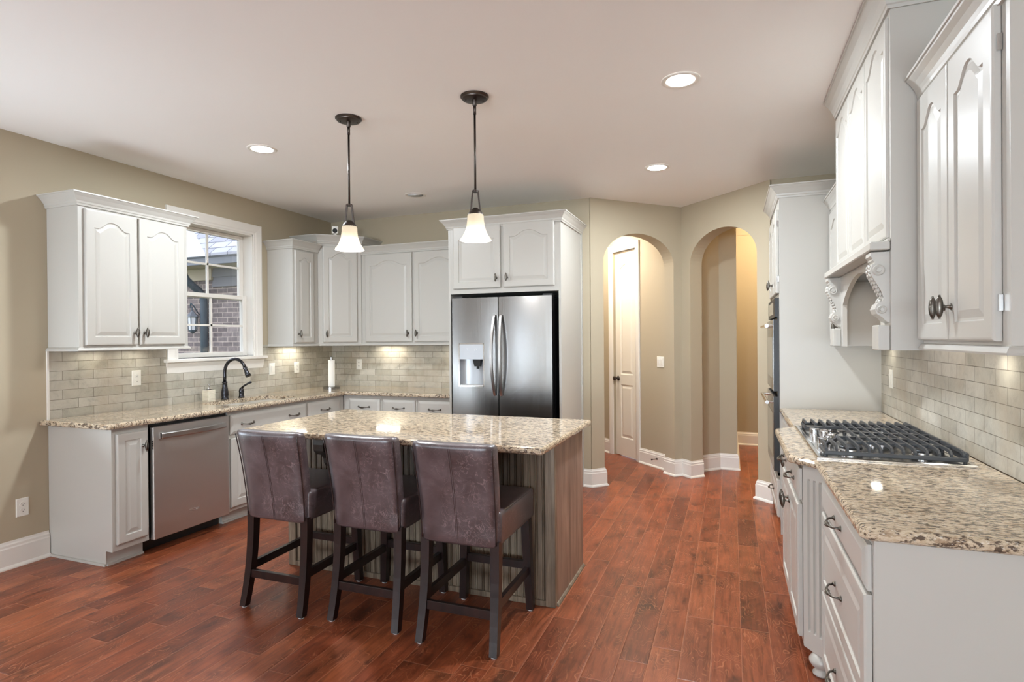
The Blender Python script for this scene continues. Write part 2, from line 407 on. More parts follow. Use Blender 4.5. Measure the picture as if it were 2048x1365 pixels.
def offset_poly(poly, d):
    n = len(poly); out = []
    for i in range(n):
        p0, p1, p2 = Vector(poly[i-1]), Vector(poly[i]), Vector(poly[(i+1) % n])
        a, b = (p1-p0).normalized(), (p2-p1).normalized(); na, nb = Vector((-a.y, a.x)), Vector((-b.y, b.x))
        m = (na+nb)/max(1+na.dot(nb), 0.3); out.append((p1.x+m.x*d, p1.y+m.y*d))
    return out          # ccw polygon: positive d shrinks
def fillet(poly, radii, seg=5):
    out = []; n = len(poly)
    for i in range(n):
        r = radii[i] if isinstance(radii, (list, tuple)) else radii
        p0, p1, p2 = Vector(poly[i-1]), Vector(poly[i]), Vector(poly[(i+1) % n])
        if r <= 0: out.append(tuple(p1)); continue
        a, b = (p0-p1).normalized(), (p2-p1).normalized(); ang = a.angle(b); t = r/math.tan(ang/2)
        q0, q1 = p1+a*t, p1+b*t; c = p1+(a+b).normalized()*(r/math.sin(ang/2))
        v0, v1 = q0-c, q1-c; th = v0.angle(v1)
        for k in range(seg+1):
            f = k/seg; w = (v0*math.sin((1-f)*th)+v1*math.sin(f*th))/math.sin(th); out.append(tuple(c+w))
    return out
def fill_loops(s, loops, flip=False):
    bm = bmesh.new()
    for l in loops:
        vs = [bm.verts.new(p) for p in l]
        for i in range(len(vs)): bm.edges.new((vs[i], vs[(i+1) % len(vs)]))
    bmesh.ops.triangle_fill(bm, use_beauty=True, use_dissolve=False, edges=bm.edges[:])
    s.bm(bm)
MB.fill = fill_loops

def slab_counter(mb, poly, z0, z1, holes=()):
    """stone slab with an eased edge; poly ccw"""
    prof = [(0.011, z0), (0.002, z0+0.006), (0.0, z0+0.012), (0.0, z1-0.014), (0.004, z1-0.005), (0.012, z1)]
    loops = [[(x, y, z) for x, y in offset_poly(poly, d)] for d, z in prof]
    mb.loft(loops, cap0=False, cap1=False)
    hl = [[(x, y, z1) for x, y in h] for h in holes]; hb = [[(x, y, z0) for x, y in h] for h in holes]
    mb.fill([loops[-1]]+hl); mb.fill([loops[0]]+hb)
    for h in holes: mb.loft([[(x, y, z0) for x, y in h], [(x, y, z1) for x, y in h]], cap0=False, cap1=False)

def panel_outline(w, h, fw, ins, arch, n=18):
    x0, x1, z0 = fw+ins, w-fw-ins, fw+ins
    zt = h-fw-ins-(0.012 if arch else 0)
    pts = [(x0, z0), (x1, z0)]
    if arch <= 0: return pts+[(x1, zt), (x0, zt)]
    zs = zt-arch; hw = (w-2*fw)/2; cx = w/2
    for k in range(n+1):
        x = x1+(x0-x1)*k/n; u = abs(x-cx)/hw
        t = 0.0 if u > 0.80 else 0.5+0.5*math.cos(PI*(u/0.80)**1.25)
        pts.append((x, zs+arch*t))
    return pts
def raised_door(xf, w, h, t=0.02, fw=0.058, arch=0.0):
    """raised-panel front on frame xf: u 0..w, w 0..h, back at d=0, face at d=t"""
    mb = MB(xf); b = 0.006
    def rect(i, d): return [(i, i, d), (w-i, i, d), (w-i, h-i, d), (i, h-i, d)]
    outs = [rect(0, 0), rect(0, t-b), rect(b*0.7, t-0.001), rect(b*1.6, t)]
    mb.loft(outs, cap1=False)
    P = [(0, 0.0), (0.004, -0.006), (0.011, -0.0065), (0.034, -0.0005)]
    ls = [[(x, z, t+d) for x, z in panel_outline(w, h, fw, i, arch)] for i, d in P]
    mb.fill([outs[-1], ls[0]])
    mb.loft(ls, cap0=False, cap1=False); mb.fill([ls[-1]])
    return mb
def slab_front(xf, w, h, t=0.02):
    mb = MB(xf)
    def rect(i, d): return [(i, i, d), (w-i, i, d), (w-i, h-i, d), (i, h-i, d)]
    mb.loft([rect(0, 0), rect(0, t-0.010), rect(0.006, t-0.006), rect(0.020, t-0.001), rect(0.024, t)])
    return mb

def knob(xf, parent, u, w, d=0.0, s=1.0):
    mb = MB(xf @ Matrix.Translation((u, w, d)))
    mb.lathe([(0.0105*s, 0), (0.0105*s, 0.002), (0.007*s, 0.005), (0.0045*s, 0.010), (0.0045*s, 0.020*s), (0.008*s, 0.026*s)], n=10)
    E = MB(mb.xf); E.ellipsoid((0, 0, 0.031*s), 0.0105*s, 0.034*s, 0.0105*s, 16, 9, 0.09, 8)
    mb.v += E.v; mb.f += [tuple(i+len(mb.v)-len(E.v) for i in f) for f in E.f]
    for e in (-1, 1):
        k = len(mb.v); T = MB(mb.xf); T.ellipsoid((0, e*0.034*s, 0.031*s), 0.004*s, 0.004*s, 0.004*s, 8, 5); mb.v += T.v; mb.f += [tuple(i+k for i in f) for f in T.f]
    return mb.build('knob', 'pewter', parent, True)
def pull(xf, parent, u, w, d=0.0, L=0.122):
    mb = MB(xf @ Matrix.Translation((u, w, d)))
    h = L/2
    for e in (-1, 1):
        pth = [(e*h, 0, 0), (e*h, 0, 0.003), (e*h, 0, 0.008)]
        mb.tube(pth, [0.010, 0.009, 0.005], 10)
    pts = []; rr = []
    for k in range(17):
        t = -1+2*k/16; pts.append((t*h*1.0, -0.006*(1-t*t), 0.006+0.026*math.sqrt(max(0, 1-abs(t)**2.6)))); rr.append(0.0038+0.0042*math.exp(-(t/0.32)**2))
    mb.tube(pts, rr, 8)
    for a in range(6):
        an = 2*PI*a/6; q = []
        for k in range(7):
            t = -0.34+0.68*k/6; z = 0.006+0.026*math.sqrt(max(0, 1-abs(t)**2.6)); R = 0.0036+0.0046*math.exp(-(t/0.3)**2)
            q.append((t*h, -0.006*(1-t*t)+R*math.cos(an+t*2), z+R*math.sin(an+t*2)))
        mb.tube(q, 0.0014, 5)
    return mb.build('pull_handle', 'pewter', parent, True)

def crown_prof(z0, hh, out):
    return [(0, z0-0.012), (0.010, z0-0.012), (0.012, z0), (0.016, z0+0.004), (0.018, z0+0.016), (out*0.42, z0+hh*0.36), (out*0.62, z0+hh*0.60), (out*0.86, z0+hh*0.80),
            (out*0.90, z0+hh*0.86), (out, z0+hh*0.88), (out, z0+hh), (0, z0+hh)]
RAIL = lambda z: [(0, z+0.002), (0, z-0.012), (0.014, z-0.012), (0.016, z-0.006), (0.011, z+0.004), (0.006, z+0.010), (0, z+0.012)]

H = 2.755
XL, YB, XR = -4.25, 5.405, 0.957
S2 = math.sqrt(2)

# ------------------------------------------------------------------ the room shell
fl = MB(); fl.box((XL-0.16, YR-0.1, -0.10), (3.0, 9.0, 0.0)); struct('floor', fl, 'floor')
ce = MB(); HX0, HX1, HY0, HY1, HH = 0.05, 1.25, 6.2, 8.15, 3.4
ce.box((XL-0.16, YR-0.1, H), (3.0, HY0, H+0.10)); ce.box((XL-0.16, HY1, H), (3.0, 9.0, H+0.10)); ce.box((XL-0.16, HY0, H), (HX0, HY1, H+0.10)); ce.box((HX1, HY0, H), (3.0, HY1, H+0.10)); struct('ceiling', ce, 'ceil')
hu = MB(); hu.box((HX0-0.1, HY0-0.1, H+0.1), (HX0, HY1+0.1, HH)); hu.box((HX1, HY0-0.1, H+0.1), (HX1+0.1, HY1+0.1, HH)); hu.box((HX0, HY0-0.1, H+0.1), (HX1, HY0, HH)); hu.box((HX0, HY1-0.004, H-0.002), (HX1, HY1+0.1, HH))
hu.box((HX0-0.004, HY0, H), (HX0, HY1, H+0.1)); hu.box((HX1, HY0, H), (HX1+0.004, HY1, H+0.1)); struct('wall_hall_upper', hu, 'wall')
hc_ = MB(); hc_.box((HX0-0.1, HY0-0.1, HH), (HX1+0.1, HY1+0.1, HH+0.1)); struct('ceiling_hall', hc_, 'ceil')

def wall_with_holes(xf, w, h, t, holes):
    """wall slab in a face frame with rectangular holes (u0,u1,w0,w1)"""
    mb = MB(xf); us = sorted({0, w, *[a for q in holes for a in q[:2]]}); ws = sorted({0, h, *[a for q in holes for a in q[2:]]})
    for i in range(len(us)-1):
        for j in range(len(ws)-1):
            cu, cw = (us[i]+us[i+1])/2, (ws[j]+ws[j+1])/2
            if any(q[0] < cu < q[1] and q[2] < cw < q[3] for q in holes): continue
            mb.box((us[i], ws[j], -t), (us[i+1], ws[j+1], 0))
    return mb
WY0, WY1, WZ0, WZ1 = 3.44, 4.255, 1.275, 2.425
# left wall: u runs along +y from y=-3.5
struct('wall_left', wall_with_holes(F((XL, YR, 0), (1, 0)), 5.6-YR, H, 0.16,
       [(WY0-YR, WY1-YR, WZ0, WZ1), (-3.35-YR, -1.75-YR, 0.1, 2.25), (1.05-YR, 2.0-YR, 0.05, 2.15)]), 'wall')
struct('wall_rear', wall_with_holes(F((2.4, YR, 0), (0, 1)), 6.65, H, 0.12, [(0.45, 2.85, 0.2, 2.5), (3.25, 5.65, 0.2, 2.5)]), 'wall')
wb = MB(); wb.box((XL-0.16, YB, 0), (-1.25, YB+0.13, H)); struct('wall_back', wb, 'wall')
wr = MB(); wr.box((XR, 1.2, 0), (XR+0.14, 5.9, H)); struct('wall_right', wr, 'wall')
wr2 = MB(); wr2.box((XR+0.14, 1.2, 0), (2.4, 1.32, H)); struct('wall_right_return', wr2, 'wall')
wr3 = MB(); wr3.box((2.4, YR, 0), (2.52, 1.32, H)); struct('wall_right_family', wr3, 'wall')
wbr = MB(); wbr.box((0.325, YB-0.03, 0), (XR+0.14, YB+0.12, H)); struct('wall_back_right', wbr, 'wall')

# the two arched walls: each a slab with an arched hole, local s along the wall, thickness behind it
def arched_wall(name, P0, L, s0, s1, zs, za, nrm, t=0.15):
    xf = F((P0[0], P0[1], 0), nrm); mb = MB(xf); c = (s0+s1)/2; r = (s1-s0)/2; n = 28
    hole = [(s0, 0)] + [(c-r*math.cos(PI*k/n), zs+(za-zs)*math.sin(PI*k/n)) for k in range(n+1)] + [(s1, 0)]
    outer = [(0, 0), (0, H), (L, H), (L, 0)]
    poly = outer[:2]+outer[2:]+hole[::-1]
    for d in (0.0, -t):
        mb.fill([[(u, w, d) for u, w in poly]])
    k = len(poly); mb.add([(u, w, 0) for u, w in poly]+[(u, w, -t) for u, w in poly], [(i, (i+1) % k, k+(i+1) % k, k+i) for i in range(k)])
    o = struct(name, mb, 'wall'); return xf
LA = 1.09
xfA = arched_wall('wall_arch_pantry', (-1.25, 5.395), LA, 0.145, 0.99, 2.155, 2.45, (1, -1))
xfB = arched_wall('wall_arch_hall', (-1.25+LA/S2, 5.395+LA/S2), 1.118, 0.13, 0.975, 2.155, 2.45, (-1, -1))
P2 = (-1.25+LA/S2, 5.395+LA/S2)
# block between the passages
q = 1/S2
a_in = (-1.25+0.99*q-0.15*q, 5.395+0.99*q+0.15*q)          # back of arch one's inner jamb
b_in = (P2[0]+0.13*q+0.15*q, P2[1]-0.13*q+0.15*q)
CW = 5.665                                                  # pantry passage wall x+y
CP = 6.715                                                  # hall passage wall y-x
pa0 = ((CW-(a_in[1]-a_in[0]))/2, (CW+(a_in[1]-a_in[0]))/2)
pb0 = ((b_in[0]+b_in[1]-CP)/2, (b_in[0]+b_in[1]+CP)/2)
# wall of the pantry passage holding the narrow door: with a door hole
Ldw = 1.9
xfW = F((pa0[0]-Ldw*q, pa0[1]+Ldw*q, 0), (-1, -1))          # u runs from far end towards the arch
def s2u(s): return Ldw-s
DS0, DS1 = 0.505, 0.962
sW = ((pa0[1]-pa0[0])-7.0)/S2                               # s of pa0 relative to W0 used when measuring
DS0 -= sW; DS1 -= sW
struct('wall_pantry_passage', wall_with_holes(xfW, Ldw, H, 0.11, [(s2u(DS1), s2u(DS0), 0, 2.46)]), 'wall')
st1 = MB(); st1.prism([a_in, (a_in[0]+0.001, a_in[1]+0.2), (pa0[0]+0.09, pa0[1]+0.09), pa0], 0, H); struct('wall_pantry_jamb', st1, 'wall')
st2 = MB(); st2.prism([pb0, (pb0[0], pb0[1]), (-0.125, CP-0.125), (0.05, CP-0.125), (0.05, 8.25), (-0.06, 8.25), (-0.06, CP-0.02), (-0.17, CP-0.02), (pb0[0]-0.08, pb0[1]+0.08)], 0, H)
struct('wall_hall_left', st2, 'wall')
st3 = MB(); st3.prism([b_in, pb0, (pb0[0]-0.08, pb0[1]+0.08), (b_in[0]-0.1, b_in[1]+0.1)], 0, H); struct('wall_hall_jamb', st3, 'wall')
st4 = MB(); st4.box((-0.1, 8.15, 0), (2.0, 8.27, H)); struct('wall_hall_end', st4, 'wall')
st5 = MB(); st5.box((1.25, 5.9, 0), (1.37, 8.2, H)); struct('wall_hall_right', st5, 'wall')
st6 = MB(); st6.prism([(0.30, 5.50), (0.40, 5.50), (1.30, 5.92), (1.30, 6.02), (0.30, 5.60)], 0, H); struct('wall_hall_return', st6, 'wall')
# pantry passage: far wall and left wall
pl0 = (-1.25-0.15*q+0.05*q, 5.395+0.15*q+0.05*q)
st7 = MB(); st7.prism([pl0, (pl0[0]-1.9*q, pl0[1]+1.9*q), (pl0[0]-1.9*q-0.08, pl0[1]+1.9*q-0.08), (pl0[0]-0.08, pl0[1]-0.08)], 0, H); struct('wall_pantry_left', st7, 'wall')
e0 = (pa0[0]-1.75*q, pa0[1]+1.75*q)
st8 = MB(); st8.prism([e0, (e0[0]-1.3*q, e0[1]-1.3*q), (e0[0]-1.3*q-0.08, e0[1]-1.3*q+0.08), (e0[0]-0.08, e0[1]+0.08)], 0, H); struct('wall_pantry_end', st8, 'wall')
area_light('hall_ceiling_lamp', (0.75, 7.3, 3.38), (0, 0, -1), 0.3, 0.3, 30, (1.0, 0.80, 0.52))
area_light('pantry_passage_lamp', (-1.55, 6.55, H-0.02), (0, 0, -1), 0.3, 0.3, 14, (1.0, 0.90, 0.78))

# baseboards: outward is to the right of travel
BB = [(0, 0), (0.030, 0), (0.030, 0.008), (0.024, 0.018), (0.017, 0.022), (0.017, 0.128), (0.013, 0.136), (0.013, 0.150), (0.007, 0.158), (0.005, 0.170), (0, 0.170)]
def baseboard(name, path):
    mb = MB(); mb.sweep(path, BB); struct(name, mb, 'trim')
baseboard('baseboard_left', [(XL, 2.092), (XL, 2.478)])
baseboard('baseboard_left_near', [(XL, YR), (XL, -3.45)])
jA0 = (-1.25+0.145*q, 5.395+0.145*q)
baseboard('baseboard_arch_left', [(-1.335, YB), (-1.25, 5.395), jA0, (jA0[0]-0.16*q, jA0[1]+0.16*q)])
jA1 = (-1.25+0.99*q, 5.395+0.99*q); jB0 = (P2[0]+0.13*q, P2[1]-0.13*q); jB1 = (P2[0]+0.975*q, P2[1]-0.975*q)
baseboard('baseboard_pier', [(a_in[0], a_in[1]), jA1, P2, jB0, b_in])
uc = s2u(DS0)+0.075
def Wp(u, d=0.0):
    p = xfW @ Vector((u, 0, d)); return (p.x, p.y)
baseboard('baseboard_pantry_passage', [Wp(uc), Wp(Ldw)])
baseboard('baseboard_pantry_far', [Wp(0.1), Wp(s2u(DS1)-0.075)])
baseboard('baseboard_hall_left', [pb0, (-0.125, CP-0.125), (0.05, CP-0.125), (0.05, 8.15)])
baseboard('baseboard_hall_end', [(0.05, 8.15), (1.25, 8.15)])
P3 = (P2[0]+1.118*q, P2[1]-1.118*q)
baseboard('baseboard_arch_right', [(jB1[0]+0.16*q, jB1[1]+0.16*q), jB1, (P3[0], P3[1]), (P3[0]+0.01, P3[1])])

# ------------------------------------------------------------------ window over the sink
def build_window():
    xs = XL+0.0
    root = bpy.data.objects.new('window_1', None); COL.objects.link(root); root.location = (XL, 3.85, 1.27); WLOC[root.name] = Vector((XL, 3.85, 1.27))
    root['kind'] = 'structure'
    c = MB(); cw = 0.093; d = 0.022
    prof = [(0, 0), (cw, 0), (cw, d*0.9), (cw-0.012, d), (0.030, d*0.75), (0.020, d*0.55), (0.006, d*0.55), (0, d*0.4)]
    # side and head casings, mitred: loops around the opening (left-bottom, left-top, right-top, right-bottom)
    cor = [(WY0, WZ0, -1, 0), (WY0, WZ1, -1, 1), (WY1, WZ1, 1, 1), (WY1, WZ0, 1, 0)]
    c.loft([[(XL+dd, y+sy*o, z+sz*o) for o, dd in prof] for y, z, sy, sz in cor])
    c.build('casing', 'trim', root)
    j = MB(); j.box((XL-0.16, WY0, WZ1-0.012), (XL+0.004, WY1, WZ1)); j.box((XL-0.16, WY0, WZ0), (XL+0.004, WY0+0.012, WZ1)); j.box((XL-0.16, WY1-0.012, WZ0), (XL+0.004, WY1, WZ1))
    j.build('jamb', 'trim', root)
    s = MB(); s.box((XL-0.16, WY0-0.125, WZ0-0.028), (XL+0.055, WY1+0.125, WZ0), 0.006); s.build('sill', 'trim', root)
    a = MB(); a.loft([[(XL, WY0-0.10, WZ0-0.115), (XL+0.012, WY0-0.10, WZ0-0.115), (XL+0.016, WY0-0.105, WZ0-0.09), (XL+0.03, WY0-0.108, WZ0-0.03), (XL, WY0-0.108, WZ0-0.03)],
                      [(XL, WY1+0.10, WZ0-0.115), (XL+0.012, WY1+0.10, WZ0-0.115), (XL+0.016, WY1+0.105, WZ0-0.09), (XL+0.03, WY1+0.108, WZ0-0.03), (XL, WY1+0.108, WZ0-0.03)]])
    a.build('apron', 'trim', root)
    zm = 1.82; y0, y1 = WY0+0.014, WY1-0.014
    for (za, zb, xb, nm) in ((zm-0.02, WZ1-0.014, XL-0.105, 'upper_sash'), (WZ0+0.002, zm+0.022, XL-0.068, 'lower_sash')):
        f = MB(); sw = 0.046; t = 0.034
        f.box((xb-t, y0, za), (xb, y0+sw, zb), 0.003); f.box((xb-t, y1-sw, za), (xb, y1, zb), 0.003)
        f.box((xb-t, y0+sw, za), (xb, y1-sw, za+sw*0.9), 0.003); f.box((xb-t, y0+sw, zb-sw*0.8), (xb, y1-sw, zb), 0.003)
        sash = f.build(nm, 'trim', root)
        g = MB(); ym = (y0+y1)/2; zc = (za+zb)/2
        g.box((xb-0.024, ym-0.009, za+sw*0.9), (xb-0.008, ym+0.009, zb-sw*0.8)); g.box((xb-0.024, y0+sw, zc-0.009), (xb-0.008, y1-sw, zc+0.009))
        g.build('muntin', 'trim', sash)
        p = MB(); p.box((xb-0.018, y0+sw, za+sw*0.9), (xb-0.015, y1-sw, zb-sw*0.8)); p.build('pane', 'glass', sash)
build_window()
def glazed(name, xf, u0, u1, w0, w1, t, cols, rows):
    """a glazed opening: casing on the room face, frame, muntins and pane set deep in the wall"""
    p0 = xf @ Vector(((u0+u1)/2, w0, 0)); root = bpy.data.objects.new(name, None); COL.objects.link(root); root.location = p0; WLOC[root.name] = p0.copy(); root['kind'] = 'structure'
    c = MB(xf); cw = 0.09; prof = [(0, 0), (cw, 0), (cw, 0.018), (cw-0.012, 0.022), (0.02, 0.014), (0, 0.010)]
    cor = [(u0, w0, -1, 0 if w0 < 0.2 else -1), (u0, w1, -1, 1), (u1, w1, 1, 1), (u1, w0, 1, 0 if w0 < 0.2 else -1)]
    c.loft([[(u+a*o, w+b*o, d) for o, d in prof] for u, w, a, b in cor], ring=w0 >= 0.2); c.build('casing', 'trim', root)
    f = MB(xf); fw = 0.055
    f.box((u0, w0, -t), (u0+fw, w1, -t+0.035)); f.box((u1-fw, w0, -t), (u1, w1, -t+0.035)); f.box((u0+fw, w0, -t), (u1-fw, w0+fw*1.6, -t+0.035)); f.box((u0+fw, w1-fw, -t), (u1-fw, w1, -t+0.035)); fr = f.build('frame', 'trim', root)
    m = MB(xf)
    for i in range(1, cols): u = u0+(u1-u0)*i/cols; m.box((u-0.011, w0+fw, -t+0.006), (u+0.011, w1-fw, -t+0.028))
    for j in range(1, rows): w = w0+(w1-w0)*j/rows; m.box((u0+fw, w-0.011, -t+0.006), (u1-fw, w+0.011, -t+0.028))
    m.build('muntin', 'trim', fr)
    p = MB(xf); p.box((u0+fw, w0+fw, -t+0.015), (u1-fw, w1-fw, -t+0.019)); p.build('pane', 'glass', fr)
glazed('door_2', F((XL, YR, 0), (1, 0)), -3.35-YR, -1.75-YR, 0.1, 2.25, 0.155, 2, 1)
glazed('added_fill_door', F((XL, YR, 0), (1, 0)), 1.05-YR, 2.0-YR, 0.05, 2.15, 0.155, 2, 5)  # unseen door added around the ceiling fill light
glazed('window_2', F((2.4, YR, 0), (0, 1)), 0.45, 2.85, 0.2, 2.5, 0.115, 4, 3)
glazed('window_3', F((2.4, YR, 0), (0, 1)), 3.25, 5.65, 0.2, 2.5, 0.115, 4, 3)

# ------------------------------------------------------------------ the narrow panelled door in the pantry passage
def build_door():
    u0, u1 = s2u(DS1), s2u(DS0); w = u1-u0; hgt = 2.455
    base = xfW @ Vector(((u0+u1)/2, 0, 0))
    root = bpy.data.objects.new('door_1', None); COL.objects.link(root); root.location = base; WLOC[root.name] = base.copy(); root['kind'] = 'structure'
    c = MB(xfW); cw = 0.075
    prof = [(0, 0), (cw, 0), (cw, 0.018), (cw-0.012, 0.02), (0.02, 0.014), (0.006, 0.010), (0, 0.008)]
    cor = [(u0, 0, -1, 0), (u0, hgt, -1, 1), (u1, hgt, 1, 1), (u1, 0, 1, 0)]
    c.loft([[(u+su*o, z+sz*o, dd) for o, dd in prof] for u, z, su, sz in cor]); c.build('door_casing', 'trim', root)
    s = MB(xfW); g = 0.006; D0 = -0.030; W_ = w-2*g; x0 = u0+g; zt = hgt-0.006; zb = 0.008
    fr = []
    def outl(a0, a1, b0, b1, ins, arch):
        pts = [(a0+ins, b0+ins), (a1-ins, b0+ins)]
        if not arch: return pts+[(a1-ins, b1-ins), (a0+ins, b1-ins)]
        cx = (a0+a1)/2; hw = (a1-a0)/2
        for k in range(15):
            x = (a1-ins)+(a0-a1+2*ins)*k/14; u = abs(x-cx)/hw; pts.append((x, b1-ins-arch*(u**2.2)))
        return pts
    rect = [(x0, zb, D0), (x0+W_, zb, D0), (x0+W_, zt, D0), (x0, zt, D0)]
    loops0 = []
    for b0, b1, arch in ((0.22, 0.86, 0), (0.98, 2.30, 0.055)):
        a0, a1 = x0+0.10, x0+W_-0.10
        L = [[(x, z, D0+d) for x, z in outl(a0, a1, b0, b1, i, arch)] for i, d in ((0, 0), (0.010, -0.008), (0.020, -0.008), (0.045, -0.001))]
        loops0.append(L[0]); s.loft(L, cap0=False, cap1=False); s.fill([L[-1]])
    s.fill([rect]+loops0)
    back = [(u, z, D0-0.035) for u, z, _ in rect]
    s.loft([back, rect], cap1=False)
    slab = s.build('door_slab', 'door', root)
    for z in (0.30, 0.935, 1.57, 2.215):
        h = MB(xfW); h.box((u1-g-0.004, z-0.048, D0-0.001), (u1+0.004, z+0.048, D0+0.006)); h.tube([(u1-0.002, z-0.05, D0+0.010), (u1-0.002, z+0.05, D0+0.010)], 0.006, 8)
        h.build('hinge', 'bronze', slab)
    k = MB(xfW @ Matrix.Translation((x0+0.055, 0.93, D0))); k.lathe([(0.030, 0), (0.030, 0.004), (0.024, 0.010), (0.010, 0.014), (0.010, 0.034), (0.024, 0.044), (0.029, 0.056), (0.025, 0.068), (0.010, 0.074)], n=18)
    k.build('door_knob', 'bronze', slab, True)
build_door()
d = MB(xfW @ Matrix.Translation((s2u(0.121-sW), 0.100, 0.017))); d.lathe([(0.012, 0), (0.012, 0.003), (0.0045, 0.008), (0.0045, 0.06), (0.0085, 0.062), (0.0085, 0.075)], n=12)
tag(d.build('door_stop', 'bronze', None, True), 'small bronze door stop screwed into the white baseboard beside the pantry door', 'door stop')

# ------------------------------------------------------------------ outlets and switches
def plate(name, xf, label, kind='outlet', group=None, w=0.072, h=0.116):
    loc = xf.translation; t = thing(name, loc, label, 'light switch' if name == 'light_switch' else 'outlet', group)
    p = MB(xf); p.loft([[(a*w/2, b*h/2, 0) for a, b in ((-1, -1), (1, -1), (1, 1), (-1, 1))], [(a*w/2, b*h/2, 0.003) for a, b in ((-1, -1), (1, -1), (1, 1), (-1, 1))],
                        [(a*(w/2-0.004), b*(h/2-0.004), 0.006) for a, b in ((-1, -1), (1, -1), (1, 1), (-1, 1))]]); p.build('wall_plate', 'plastic', t)
    if kind == 'outlet':
        for e in (-1, 1):
            r = MB(xf @ Matrix.Translation((0, e*0.0195, 0.006))); n = 16
            r.loft([[(0.0165*math.cos(2*PI*k/n), max(-0.0135, min(0.0135, 0.0165*math.sin(2*PI*k/n))), z) for k in range(n)] for z in (0, 0.0025)])
            s = r.build('socket', 'plastic', t)
            m = MB(xf @ Matrix.Translation((0, e*0.0195, 0.0085)))
            m.box((-0.0075, -0.002, 0), (-0.0055, 0.007, 0.0006)); m.box((0.0055, -0.002, 0), (0.0075, 0.006, 0.0006)); m.lathe([(0.0026, 0), (0.0026, 0.0006)], (0, -0.0075, 0), 8)
            m.build('slot', 'slot', s)
    elif kind == 'switch':
        for e in ((-1, 1) if w > 0.1 else (0,)):
            r = MB(xf); r.box((e*0.023-0.017, -0.034, 0.006), (e*0.023+0.017, 0.034, 0.008), 0.001); r.loft([[(e*0.023-0.013, -0.030, 0.008), (e*0.023+0.013, -0.030, 0.008), (e*0.023+0.013, 0.030, 0.008), (e*0.023-0.013, 0.030, 0.008)],
                [(e*0.023-0.013, -0.030, 0.009), (e*0.023+0.013, -0.030, 0.009), (e*0.023+0.013, 0.030, 0.013), (e*0.023-0.013, 0.030, 0.013)]])
            r.build('rocker', 'plastic', t)
    return t
FL = lambda y, z, x=XL+0.0: F((x, y, z), (1, 0))
TL = 0.010
plate('wall_outlet', FL(2.328, 0.366), 'white duplex outlet low on the greige wall above the baseboard')
plate('wall_outlet', FL(3.087, 1.142, XL+TL), 'white duplex outlet on the tile under the two-door cabinet beside the window')
plate('light_switch', FL(4.475, 1.138, XL+TL), 'white single rocker switch on the tile just past the window', 'switch')
plate('wall_outlet', FL(4.82, 1.137, XL+TL), 'white duplex outlet on the tile between the switch and the paper towel stand')
plate('wall_outlet', F((-3.875, YB-TL, 1.147), (0, -1)), 'white duplex outlet on the back wall tile right of the paper towel roll')
plate('wall_outlet', F((XR-TL, 4.277, 1.145), (-1, 0)), 'white outlet on the cooktop wall tile near the tall oven cabinet', 'switch')
plate('light_switch', xfW @ Matrix.Translation((s2u(0.07-sW), 1.155, 0)), 'white double switch on the passage wall beside the narrow panelled door', 'switch', w=0.115)

# ------------------------------------------------------------------ backsplash
def bsp(name, a, b):
    mb = MB(); mb.box(a, b); struct(name, mb, 'tile')
tm = MB(); y0 = 2.487
for (ya, yb, za, zb) in ((y0, WY0-0.13, 0.905, 1.38), (WY0-0.13, WY1+0.13, 0.905, 1.165), (WY1+0.13, YB, 0.905, 1.38)):
    tm.box((XL, ya, za), (XL+TL, yb, zb))
tm2 = tm.box((XL, WY0-0.13, 1.165), (XL+TL, WY0-0.105, 1.38)); tm.box((XL, WY1+0.105, 1.165), (XL+TL, WY1+0.13, 1.38))
struct('wall_left_tile', tm, 'tile')
bsp('wall_back_tile', (XL+TL, YB-TL, 0.905), (-2.392, YB, 1.38))
bsp('wall_right_tile', (XR-TL, 1.32, 0.905), (XR, 4.545, 1.39))
ed = MB(); ed.box((XL, y0-0.012, 0.905), (XL+TL+0.002, y0, 1.372)); struct('trim_tile_edge', ed, 'trim')

# ------------------------------------------------------------------ cabinets
def add_doors(root, xf, doors, knobs=True):
    for dd in doors:
        u, w, wd, ht = dd['u'], dd['w'], dd['wd'], dd['ht']
        X = xf @ Matrix.Translation((u, w, 0.0015))
        o = raised_door(X, wd, ht, 0.02, dd.get('fw', 0.056), dd.get('arch', 0.0)).build('door', 'cab', root)
        if dd.get('knob'):
            ku, kw = dd['knob']; knob(X, o, ku, kw, 0.02)
        if dd.get('hinge') is not None:
            for hz in (0.10, ht-0.10):
                h = MB(X); hu = dd['hinge']; h.box((hu-0.004, hz-0.022, -0.001), (hu+0.006, hz+0.022, 0.010), 0.001); h.build('hinge', 'chrome', o)
def add_drawer(root, xf, u, w, wd, ht, pulls):
    X = xf @ Matrix.Translation((u, w, 0.0015)); o = (slab_front(X, wd, ht) if ht < 0.2 else raised_door(X, wd, ht, 0.02, 0.05)).build('drawer', 'cab', root)
    for p in pulls: pull(X, o, p, ht*0.48, 0.02)

def upper(name, label, xf, W, Hh, Dp, doors, crown_path, cz, ch, co, rail_path=None, cat='cabinet', rail_z=None, group=None):
    loc = xf @ Vector((W/2, 0, -Dp/2)); t = thing(name, loc, label, cat, group)
    b = MB(xf); b.box((0, 0, -Dp), (W, Hh, 0), 0.0015); b.build('carcass', 'cab', t)
    add_doors(t, xf, doors)
    if crown_path: c = MB(); c.sweep(crown_path, crown_prof(cz, ch, co)); c.build('crown_moulding', 'cab', t)
    if rail_path:
        r = MB(); r.sweep(rail_path, RAIL(rail_z)); r.build('light_rail', 'cab', t)
    return t
FX = XL+0.31                                     # face of the left uppers
